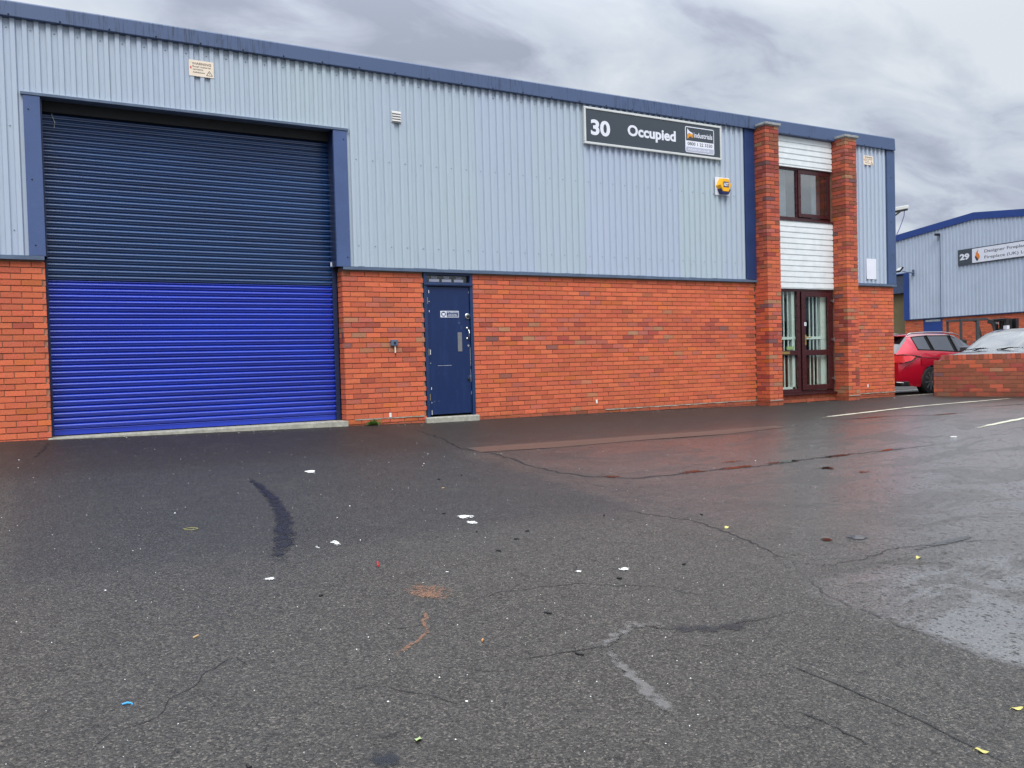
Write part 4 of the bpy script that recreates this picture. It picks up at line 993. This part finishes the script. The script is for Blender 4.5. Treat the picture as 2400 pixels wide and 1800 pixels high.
    # end caps
    for e, sg_ in ((0, -1), (len(st)-1, 1)):
        capb = MB()
        r = rows[e]; g = []
        for p in r[:6]:
            g.append([(p.x+sg_*.10*(1-f*f), p.y*f, p.z+.0) for f in (1, .8, .4, 0, -.4, -.8, -1)])
        tr = r[5:]+[Vector((p.x, -p.y, p.z)) for p in r[-2:4:-1]]
        g[-1] = [tuple(p) for p in tr]
        vs = [v for row in g for v in row]
        capb.add(vs, [(a*7+b, a*7+b+1, (a+1)*7+b+1, (a+1)*7+b) for a in range(5) for b in range(6)])
        capb.build('bumper', paintm, root, smooth=True)
    b = sub(quads['body'], 'body', paintm)
    for sy in (1, -1): sub([q for q in quads['side'] if V[q[0]][1]*sy > 0], 'side_window', M['carglass'])
    
    for sy in (1, -1):
        for a_, b_ in zip(gl_x, gl_x[1:]):
            q_ = [q for q in quads['pillar'] if V[q[0]][1]*sy > 0 and a_[1]-.01 <= V[q[0]][0] and V[q[3]][0] <= b_[0]+.01]
            if q_: sub(q_, 'window_pillar', M['black'])
    sub(quads['front'], 'windscreen', glassm); sub(quads['back'], 'rear_window', M['carglass'])
    # dark liner so the wheel arches read as openings
    mb = MB(); mb.box(.25, L_-.25, -hw*.80, hw*.80, .22, .60); mb.build('underbody', M['black'], root)
    # window surround
    for sx in (1, -1):
        mb = MB(); pts = []
        for (a, bb) in gl_x:
            for x in (a, bb):
                zr, zb_, yr = at(x, 1), at(x, 2), at(x, 3)
                pts.append((x, zr, zb_, yr))
        top = [(p[0], sx*(p[3]+.006), p[1]-.048) for p in pts]; bot = [(p[0], sx*(hw*.93+.006), p[2]+.004) for p in pts]
        mb.tube(top, .012, 6); mb.tube(bot, .013, 6)
        for a, bb in ((gl_x[1][1], gl_x[2][0]), (gl_x[2][1], gl_x[3][0])):
            xm = (a+bb)/2; mb.bar((xm, sx*(hw*.93+.004), at(xm, 2)), (xm, sx*(at(xm, 3)+.004), at(xm, 1)-.05), .02, .075, (0, 1, 0))
        xm = gl_x[0][0]; mb.tube([(xm, sx*(hw*.93), at(xm, 2)), (xm, sx*(at(xm, 3)), at(xm, 1)-.05)], .014, 6)
        mb.build('window_surround', M['black'], root)
    for wx in (wb0, wb1):
        for sy in (1, -1):
            mb = MB(); y0_ = sy*(hw-.21); y1_ = sy*(hw-.015)
            mb.tube([(wx, y0_, rw), (wx, y0_+sy*.02, rw), (wx, y1_-sy*.03, rw), (wx, y1_, rw)], [rw-.03, rw, rw, rw-.025], 28)
            wh = mb.build('wheel', M['tyre'], root)
            mb = MB(); mb.tube([(wx, y1_+sy*.002, rw), (wx, y1_-sy*.03, rw)], [.225, .215], 28, False)
            for k in range(10):
                a = R(36*k+8); ca, sa = math.cos(a), math.sin(a)
                mb.bar((wx+ca*.04, y1_-sy*.004, rw+sa*.04), (wx+ca*.222, y1_-sy*.002, rw+sa*.222), .034, .016, (0, 1, 0))
            mb.tube([(wx, y1_-sy*.02, rw), (wx, y1_+sy*.003, rw)], .045, 14)
            mb.build('rim', M['alloy'], wh)
            mb = MB(); mb.tube([(wx, y1_-sy*.035, rw), (wx, y1_-sy*.030, rw)], .215, 24); mb.build('brake_disc', M['black'], wh)
    return at, hw
rc_ = thing('parked_car', 'bright red estate car with roof rails parked beyond the low brick wall', 'car', (10.98, .40+.905, -.205))
at, hw = car(rc_, 4.64, 1.81, 1.45, True, M['redcar'], M['screen'], 'estate')
for sy in (1, -1): mb = MB(); mb.tube([(.50, sy*.63, 1.40), (.62, sy*.625, 1.435), (1.2, sy*.625, 1.458), (1.8, sy*.625, 1.458), (2.25, sy*.62, 1.425), (2.45, sy*.615, 1.38)], .018, 8); mb.build('roof_rail', M['chrome'], rc_)
for sy in (-1, 1):
    mb = MB()
    P_ = [(.40, .905, .90), (.22, .885, .925), (.06, .83, .93), (-.055, .62, .93), (-.085, .40, .925)]
    Q_ = [(.40, .90, .885), (.24, .91, .80), (.08, .865, .765), (-.045, .66, .775), (-.085, .40, .86)]
    mb.add([(a, sy*(b+.012), c) for a, b, c in P_]+[(a, sy*(b+.012), c) for a, b, c in Q_], [(i, i+1, 6+i, 5+i) for i in range(4)]); mb.build('tail_lamp', M['taillight'], rc_)
mb = MB(); mb.tube([(.02, -.92, .77), (.24, -.925, .80), (.46, -.915, .895)], .014, 6); mb.tube([(-.09, -.4, .935), (.06, -.85, .945), (.40, -.915, .915), (.62, -.91, .885)], .014, 6); mb.build('lamp_surround', M['black'], rc_)
mb = MB(); mb.box(-.11, -.02, -.70, .70, .24, .36); mb.box(-.02, .25, -.86, -.60, .23, .34); mb.build('diffuser', M['black'], rc_, bevel=.02)
mb = MB(); mb.tube([(-.12, -.62, .33), (-.1, -.78, .325), (.02, -.86, .31)], .014, 8); mb.build('exhaust_trim', M['chrome'], rc_)
mb = MB(); mb.add([(.50, -.60, 1.405), (.50, .60, 1.405), (.26, .54, 1.39), (.26, -.54, 1.39), (.50, -.60, 1.365), (.50, .60, 1.365), (.26, .54, 1.37), (.26, -.54, 1.37)], [(0,1,2,3), (7,6,5,4), (0,3,7,4), (1,5,6,2), (2,6,7,3)]); mb.build('roof_spoiler', M['redcar'], rc_, bevel=.008)
mb = MB(); mb.prism([(.62, 1.41), (.80, 1.42), (.70, 1.48), (.64, 1.485)], lambda u, v, h: (u, h, v), -.015, .015); mb.build('aerial', M['black'], rc_)
mb = MB(); mb.prism(rrect(.62, .80, .70, .86, .03), lambda u, v, h: (u, h, v), -.907, -.9085); mb.build('fuel_flap', M['redcar'], rc_)
mb = MB(); mb.tube([(1.40, -.91, .36), (1.40, -.915, .6), (1.22, -.90, .82), (1.14, -.85, 1.0)], .005, 4); mb.tube([(.62, -.915, .875), (1.5, -.913, .85), (2.6, -.913, .83)], .006, 4); mb.build('door_seam', M['black'], rc_)
for sy in (-1, 1):
    mb = MB(); mb.obox((2.72, sy*.99, 1.03), (1, 0, 0), (0, 1, 0), (0, 0, 1), .09, .09, .065); mb.bar((2.74, sy*.85, .98), (2.73, sy*.93, 1.01), .04); mb.build('door_mirror', M['redcar'], rc_, bevel=.03)

gc = thing('parked_car', 'dark grey hatchback with pale sky-reflecting windscreen facing the low brick wall', 'car', (15.42, -.88, -.19), math.pi)
at2, hw2 = car(gc, 4.22, 1.78, 1.46, False, M['greycar'], M['screen'], 'hatch')
mb = MB()
for a, b in (((3.20, .10, 1.0), (3.10, .62, 1.02)), ((3.20, -.62, 1.0), (3.12, .02, 1.02))):
    mb.tube([a, ((a[0]+b[0])/2-.02, (a[1]+b[1])/2, 1.035), b], .011, 6)
mb.build('wiper', M['black'], gc)
for sy in (-1, 1):
    mb = MB(); mb.obox((2.62, sy*1.0, 1.02), (1, 0, 0), (0, 1, 0), (0, 0, 1), .08, .09, .06); mb.bar((2.66, sy*.84, .96), (2.63, sy*.94, 1.0), .04); mb.build('door_mirror', M['greycar'], gc, bevel=.03)
    mb = MB(); mb.add([(4.02, sy*.55, .70), (3.80, sy*.76, .74), (3.66, sy*.80, .82), (3.88, sy*.62, .84), (4.06, sy*.48, .76)], [(0,1,2,3,4)]); mb.build('headlight', M['lampglass'], gc)
mb = MB(); mb.box(3.0, 3.2, -.6, .6, .88, .92); mb.build('dashboard', M['dark'], gc)
for sy in (-.37, .37): mb = MB(); mb.box(1.9, 2.05, sy-.22, sy+.22, .5, 1.05); mb.box(1.93, 2.03, sy-.12, sy+.12, 1.04, 1.24); mb.build('seat', M['dark'], gc, bevel=.03)

# ------------------------------------------------------------------ forklift
fk = thing('forklift', 'forklift truck with black overhead guard and mast behind the parked cars', 'forklift', (22.3, 6.25, -.12), math.atan2(-.4924, .87))
F = M['forkframe']
mb = MB(); mb.tube([(-.30, -.45, 1.1), (-.30, -.45, 1.95)], .045, 8); mb.tube([(-.30, .45, 1.1), (-.30, .45, 1.95)], .045, 8)
for sy in (-.45, .45):
    mb.bar((-.34, sy, 1.97), (.62, sy, 1.985), .075, .07); mb.tube([(.60, sy, 1.975), (.72, sy, 1.93), (.82, sy, 1.72), (.93, sy, 1.2), (.98, sy, .8)], .035, 8)
for X in (-.32, 0, .3, .6): mb.bar((X, -.45, 1.97), (X, .45, 1.97), .06, .05)
mb.bar((.27, -.46, .9), (.27, -.46, 1.95), .09, .09); mb.build('overhead_guard', F, fk)
mb = MB(); mb.tube([(.85, -.52, 1.80), (.93, -.52, 1.80)], .055, 12); lt = mb.build('work_lamp', F, fk)
mb = MB(); mb.tube([(.931, -.52, 1.80), (.94, -.52, 1.80)], .045, 12); mb.build('lamp_lens', M['lampglass'], lt)
mb = MB(); mb.obox((.66, -.56, 1.88), (1, 0, -.3), (0, 1, 0), (.3, 0, 1), .10, .015, .07); mb.build('mirror', M['black'], fk, bevel=.02)
mb = MB()
for sy in (-.33, .33): mb.bar((1.35, sy, .1), (1.35, sy, 1.98), .10, .14); mb.bar((1.50, sy*.8, .1), (1.50, sy*.8, 1.98), .08, .12)
for Z in (.4, 1.2, 1.62, 1.95): mb.bar((1.43, -.36, Z), (1.43, .36, Z), .12, .08)
mb.tube([(1.42, 0, .1), (1.42, 0, 1.9)], .05, 10); mb.tube([(1.24, -.40, 1.97), (1.24, .40, 1.97)], .03, 8)
mb.box(1.58, 1.66, -.5, .5, .25, .35); mb.box(1.58, 1.66, -.5, .5, .7, .8); mb.box(1.60, 1.66, -.46, .46, 1.52, 1.98)
for k in range(6): mb.box(1.66, 1.70, -.45+k*.17, -.42+k*.17, .8, 1.98)
mb.bar((1.22, -.2, 1.97), (1.38, -.2, 1.97), .1, .05); mb.build('mast', M['black'], fk)
mb = MB(); mb.box(1.275, 1.283, -.42, -.26, 1.60, 1.74); mb.box(1.30, 1.40, -.412, -.405, 1.62, 1.74); mb.build('mast_label', M['white_pl'], fk)
for sy in (-.3, .3):
    mb = MB(); mb.box(1.66, 2.7, sy-.06, sy+.06, .04, .08); mb.box(1.66, 1.70, sy-.06, sy+.06, .04, .7); mb.build('fork', M['black'], fk)
mb = MB(); mb.box(-.75, -.1, -.5, .5, .25, 1.05); mb.box(-.1, 1.15, -.48, .48, .2, .62); mb.box(.85, 1.18, -.45, .45, .62, 1.05); mb.build('chassis', M['forkbody'], fk, bevel=.06)
mb = MB(); mb.box(-.05, .42, -.25, .25, .63, .8); mb.box(-.12, .02, -.25, .25, .8, 1.3); mb.build('seat', M['black'], fk, bevel=.04)
for X, rr in ((-.45, .22), (1.0, .28)):
    for sy in (-1, 1):
        mb = MB(); mb.tube([(X, sy*.36, rr), (X, sy*.53, rr)], rr, 22); mb.build('wheel', M['tyre'], fk)

# ------------------------------------------------------------------ neighbouring unit
tv = Vector((.1497, .9887, 0)); n29 = thing('industrial_unit', 'neighbouring gabled pale blue unit with bright blue eaves, far right behind the cars', 'building', (29.6, 8.3, -.2), math.atan2(tv.y, tv.x)+math.pi)
# local: x = -t (to the right in view), facade faces local -y ... rotate so that outward normal is towards the viewer
BZ = .2
class M29(MB):
    def build(s, name, mat, parent=None, **kw):
        s.v = [(-a, b, c+BZ) for a, b, c in s.v]; s.f = [f[::-1] for f in s.f]; return super().build(name, mat, parent or n29, **kw)
# after the flip: coordinate a = t along facade, b = depth into building (+), c = world height
def roofz(t): return 6.56-.081*(t-2.24) if t > 2.24 else 6.56+.112*(t-2.24)
mb = M29()
def clad29(mb, t0, t1, z0, top):
    pit = .19; k = math.floor(t0/pit)
    t = t0
    pr = []
    while t < t1:
        for du, dd in ((0, 0), (.095, 0), (.107, .03), (.167, .03), (.18, 0)):
            if t+du < t1: pr.append((t+du, dd))
        t += pit
    pr.append((t1, 0)); n = len(pr)
    vs = [(u, -.02-dd, z0) for u, dd in pr]+[(u, -.02-dd, top(u)) for u, dd in pr]
    mb.add(vs, [(i, i+1, n+i+1, n+i) for i in range(n-1)])
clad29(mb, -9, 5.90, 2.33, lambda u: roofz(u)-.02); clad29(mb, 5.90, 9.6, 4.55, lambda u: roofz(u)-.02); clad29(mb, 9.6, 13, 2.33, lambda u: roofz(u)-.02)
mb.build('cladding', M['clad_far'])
mb = M29()
for a, b in ((-9, 2.24), (2.24, 13)):
    za, zb2 = roofz(a), roofz(b)
    mb.add([(a, -.09, za-.06), (b, -.09, zb2-.06), (b, -.09, zb2+.24), (a, -.09, za+.24), (a, .1, za-.06), (b, .1, zb2-.06), (b, .1, zb2+.24), (a, .1, za+.24)], [(0,1,2,3), (7,6,5,4), (0,4,5,1), (3,2,6,7), (0,3,7,4), (1,5,6,2)])
mb.build('fascia', M['cobalt'])
mb = M29(); mb.add([(-9, .08, roofz(-9)+.2), (2.24, .08, roofz(2.24)+.22), (13, .08, roofz(13)+.2), (13, 25, roofz(13)+.2), (2.24, 25, roofz(2.24)+.22), (-9, 25, roofz(-9)+.2)], [(0,1,4,5), (1,2,3,4)]); mb.build('roof', M['roof'])
mb = M29(); courses(mb, 61, -9, 4.03, 2.29, .6, lambda u, d, z: (u, -d, z), 'wall', 0, .235, .078, .01); courses(mb, 62, 5.11, 6.2, 2.29, .6, lambda u, d, z: (u, -d, z), 'wall', 0, .235, .078, .01)
b29 = mb.build('brick_wall', M['brick'])
mb = M29(); mb.box(-9, 4.03, .012, .2, -.5, 2.3); mb.box(5.11, 6.2, .012, .2, -.5, 2.3); mb.box(9.6, 13, .0, .2, -.5, 2.3); mb.build('mortar', M['mortar'], b29)
mb = M29(); mb.box(-9, 5.9, -.06, .02, 2.29, 2.335); mb.build('drip_flashing', M['navy_dark'])
mb = M29(); mb.box(5.90, 6.20, -.06, .25, 2.30, 4.53); mb.box(9.3, 9.6, -.06, .25, 2.30, 4.53); mb.box(5.9, 9.6, -.055, .02, 4.53, 4.57); mb.build('corner_trim', M['cobalt'])
mb = M29(); mb.box(4.05, 5.10, .02, .08, -.2, 2.28); d29 = mb.build('side_door', M['cobalt'])
mb = M29(); mb.box(4.15, 5.0, .01, .018, 2.16, 2.25); mb.build('fanlight', M['glass'], d29)
mb = M29(); z = 3.66
while z < 4.54: mb.box(6.2, 9.3, .28-.01, .30, z, z+.055); mb.box(6.2, 9.3, .285, .30, z+.055, z+.075); z += .075
mb.build('roller_shutter', M['lath_top'])
mb = M29(); mb.box(6.2, 9.3, .55, .6, -.3, 4.6); mb.build('interior_wall', M['brown_in'])
mb = M29(); mb.box(-9, -8.9, .2, 25, -.3, 5.2); mb.box(12.9, 13, .2, 25, -.3, 5.6); mb.box(-9, 13, 24.9, 25, -.3, 5.3); mb.build('shell_wall', M['clad'])
mb = M29(); mb.tube([(4.04, -.07, 2.35), (4.04, -.07, 6.05)], .018, 6); mb.build('cable_duct', M['slate'])

def on29(name, label, cat, t, z, d=.05):
    p = Vector((29.6, 8.3, 0))+tv*t+Vector((-tv.y, tv.x, 0))*d
    return thing(name, label, cat, (p.x, p.y, z), math.atan2(tv.y, tv.x)+math.pi)
s29 = on29('unit_sign', 'white sign board with 29 on charcoal and an orange flame, on the neighbouring unit', 'sign', 3.07, 4.91)
mb = MB(); mb.box(0, 6.4, -.04, 0, -.345, .345); mb.build('sign_frame', M['signdark'], s29)
mb = MB(); mb.box(.74, 6.36, -.046, -.041, -.305, .305); mb.build('sign_panel', M['white_pl'], s29)
text('29', M['white_pl'], s29, .10, .60, -.13, .15, -.044, bold=.05)
text('Designer Fireplaces', M['ink_dark'], s29, 1.36, 3.52, .035, .195, -.049)
text('Fireplace (UK) Ltd', M['ink_dark'], s29, 1.36, 3.42, -.225, -.065, -.049)
mb = MB(); mb.prism([(1.02, -.24), (1.13, -.10), (1.11, .02), (1.03, .12), (1.06, .25), (.93, .10), (.92, -.02), (1.0, -.12)], lambda u, v, h: (u, h, v), -.047, -.051); mb.build('flame_emblem', M['flame'], s29)
mb = MB(); mb.prism([(.99, -.25), (1.06, -.17), (.95, -.05), (.90, .0), (.89, -.10)], lambda u, v, h: (u, h, v), -.0515, -.053); mb.build('flame_shadow', M['ink_dark'], s29)
fl = on29('floodlight', 'small black floodlight on a wall arm beside the shutter of the neighbouring unit', 'lamp', 5.60, 4.52)
mb = MB(); mb.tube([(0, 0, .0), (0, -.35, .02), (-.12, -.55, .08)], .025, 8); mb.box(-.06, .06, -.03, 0, -.15, .15); mb.build('arm', M['slate'], fl)
mb = MB(); mb.obox((-.25, -.6, .17), (.95, -.3, 0), (.2, .6, .75), (0, -.78, .62), .20, .13, .04); mb.build('lamp_head', M['black'], fl)
mb = MB(); mb.obox((-.25, -.635, .195), (.95, -.3, 0), (.2, .6, .75), (0, -.78, .62), .16, .095, .012); mb.build('lamp_lens', M['lampglass'], fl)
c29 = on29('security_camera', 'tiny black camera at the top of the duct on the neighbouring unit', 'camera', 4.09, 6.1)
mb = MB(); mb.obox((0, -.12, 0), (1, 0, 0), (0, 1, 0), (0, 0, 1), .05, .13, .05); mb.tube([(0, 0, -.02), (0, -.08, -.3)], .012, 6); mb.build('camera_body', M['black'], c29)

# ------------------------------------------------------------------ litter on the tarmac
def put(mb, name, X, Y, mat, label, cat, group=None, rot=0, lift=.002, **kw):
    return tag(mb.build(name, mat, loc=(X, Y, gz(X, Y)+lift), rotz=rot, **kw), label, cat, group)
def leaf(X, Y, l, w, rot, mat, label, seed):
    rnd = random.Random(seed); mb = MB(); n = 8
    for i in range(n+1):
        u = i/n; ww = w*math.sin(math.pi*u)**.8*.5
        for s in (-1, 0, 1): mb.v.append(((u-.5)*l, s*ww, .004+.006*abs(s)*math.sin(u*5+seed)+.004*math.sin(3*u)))
    for i in range(n):
        for s in (0, 1): mb.f.append((i*3+s, i*3+s+1, i*3+s+4, i*3+s+3)); mb.c.append(None)
    mb.tube([(.5*l, 0, .004), (.62*l, .002, .003)], .001, 5)
    put(mb, 'fallen_leaf', X, Y, mat, label, 'leaf', 'fallen leaves on the tarmac', rot, smooth=True)
leaf(-5.08, -9.24, .045, .028, .9, M['leafg'], 'pale green leaf near the bottom edge left of centre', 1)
leaf(-2.90, -10.10, .048, .026, 2.6, M['leafy'], 'yellow leaf at the right edge of the tarmac', 2)
leaf(-3.36, -10.24, .046, .028, 2.3, M['leafy'], 'curled yellow leaf on the groove at bottom right', 3)
leaf(-1.74, -7.28, .040, .032, .4, M['leafy'], 'small yellow leaf beside the middle crack', 4)
leaf(-1.20, -8.48, .046, .030, .1, M['leafy'], 'brownish leaf by the shallow puddle', 5)
mb = MB(); mb.tube([(-.011, 0, .005), (.011, 0, .005)], .0042, 8); put(mb, 'cigarette_end', -4.43, -8.49, M['butt'], 'tan cigarette end lying alone in the middle foreground', 'cigarette end', None, .9)
mb = MB(); mb.tube([(-.012, 0, .005), (.012, 0, .005)], .004, 8); put(mb, 'cigarette_end', -3.0, -4.98, M['wood'], 'pale cigarette end nearer the side door', 'cigarette end', None, .1)
mb = MB(); mb.tube([(0, -.06, .005), (0, .06, .006)], .005, 8); put(mb, 'plastic_stick', -4.41, -7.06, M['redpl'], 'thin red plastic stick on the tarmac', 'litter', None, -.33)
mb = MB(); mb.tube([(-.022, 0, .004), (-.005, .004, .006), (.01, .0, .005), (.018, -.008, .004), (.016, -.018, .004)], [.003, .0045, .0035, .002, .0015], 7); put(mb, 'plastic_scrap', -5.95, -8.46, M['bluepl'], 'bright blue hooked plastic scrap at lower left', 'litter', None, -.3)
mb = MB(); mb.box(-.018, .018, -.003, .003, 0, .005); put(mb, 'wood_chip', -5.60, -7.83, M['wood'], 'pale wooden sliver on the left foreground tarmac', 'litter', None, .75)
mb = MB(); P_ = [(.038*math.cos(R(a)), .05*math.sin(R(a))+.006*math.sin(R(3*a)), .002) for a in range(0, 361, 20)]; mb.tube(P_, .0016, 5, False); put(mb, 'rubber_band', -5.27, -5.61, M['band'], 'thin yellow looped band on the dark apron', 'litter', None, .5)
mb = MB(); mb.box(-.045, .045, -.03, .03, 0, .012); put(mb, 'paper_scrap', -3.83, -3.62, M['whitep'], 'crumpled white paper scrap in front of the shutter', 'litter', None, .3, bevel=.008)
mb = MB(); mb.box(-.04, .04, -.012, .012, 0, .010); put(mb, 'paper_scrap', 4.05, -5.3, M['whitep'], 'flat white scrap near the second yellow line', 'litter', None, -.4)
def blk(X, Y, l, w, rot, label, seed):
    rnd = random.Random(seed); mb = MB(); n = 7
    P_ = [((i/(n-1)-.5)*l, rnd.uniform(-.12, .12)*w, w*.32) for i in range(n)]
    mb.tube(P_, [w*rnd.uniform(.3, .5) for _ in range(n)], 7); put(mb, 'rubber_scrap', X, Y, M['black'], label, 'litter', 'black rubber scraps on the tarmac', rot)
blk(-3.95, -8.30, .045, .012, -1.05, 'black rubber scrap right of the rust stain', 1)
blk(-4.12, -8.84, .046, .013, -1.15, 'black rubber scrap beside the pale filler in the crack', 2)
blk(-3.59, -7.11, .035, .014, -.9, 'black scrap behind the pair of larger ones', 3)
for i, (X, Y, w_) in enumerate([(-3.44,-5.94,'beside the largest white splash'),(-2.55,-4.44,'farthest out in front of the side door'),(-3.33,-6.89,'just behind the third largest scrap'),(-2.33,-6.54,'left of the middle crack'),(-3.25,-7.97,'on the thin crack right of centre'),(-2.7,-7.91,'between the thin crack and the middle crack'),(-1.6,-6.85,'right of the middle crack'),(-3.14,-6.72,'midway between the white splash and the middle crack'),(-3.48,-6.58,'below the largest white splash'),(-2.84,-4.54,'in front of the brick left of the side door'),(-4.9,-7.5,'below the dark curved stain'),(-5.65,-9.15,'at the bottom edge left of the oil spot')]):
    blk(X, Y, .028, .013, i*1.3, 'tiny black crumb on the tarmac ' + w_, 20+i)
# scattered pale grit nobody could count
mb = MB(); rnd = random.Random(77)
for k in range(760):
    if k < 560: Y = -10.2+9.0*rnd.random()**1.25; X = -6.8+rnd.random()*(1.5+(Y+10.6)*1.35)
    else: Y = -rnd.random()*.35-.01; X = -6.4+rnd.random()*16.3
    if X > 5.9 and Y > -.36 and (X < 6.4 or 8.15 < X < 8.6): continue
    s = rnd.uniform(.0016, .0042)*(1.2 if k >= 560 or Y > -4 else 1); g = gz(X, Y)
    if rnd.random() < .03: s *= 2
    o = len(mb.v); a = rnd.uniform(0, 6.28)
    for i in range(4): mb.v.append((X+math.cos(a+i*1.57)*s*rnd.uniform(.7, 1.3), Y+math.sin(a+i*1.57)*s*rnd.uniform(.7, 1.3), g+.0005))
    mb.v.append((X, Y, g+s*rnd.uniform(.6, 1.1)))
    for i in range(4): mb.f.append((o+i, o+(i+1) % 4, o+4)); mb.c.append(None)
tag(mb.build('pale_grit', M['whitep']), 'scattered specks of pale grit on the tarmac', 'grit', kind='stuff')

# unit across the yard, mirrored in the front door glass
ov = thing('industrial_unit', 'plain grey gabled shed across the yard behind the viewer', 'building', (45, -38, -.6), R(35))
mb = MB(); mb.box(-22, 22, -8, 8, 0, 5.5); mb.build('shed_wall', M['clad'], ov)
mb = MB(); mb.add([(-22.3, -8.3, 5.4), (22.3, -8.3, 5.4), (22.3, 8.3, 5.4), (-22.3, 8.3, 5.4), (-22.3, 0, 7.4), (22.3, 0, 7.4)], [(0,1,5,4), (2,3,4,5), (0,4,3), (1,2,5)]); mb.build('shed_roof', M['roof'], ov)
for k in range(5): mb = MB(); mb.box(-19+k*8.5, -15+k*8.5, 8.005, 8.04, 0, 3.8); mb.build('shed_door', M['navy_dark'], ov)
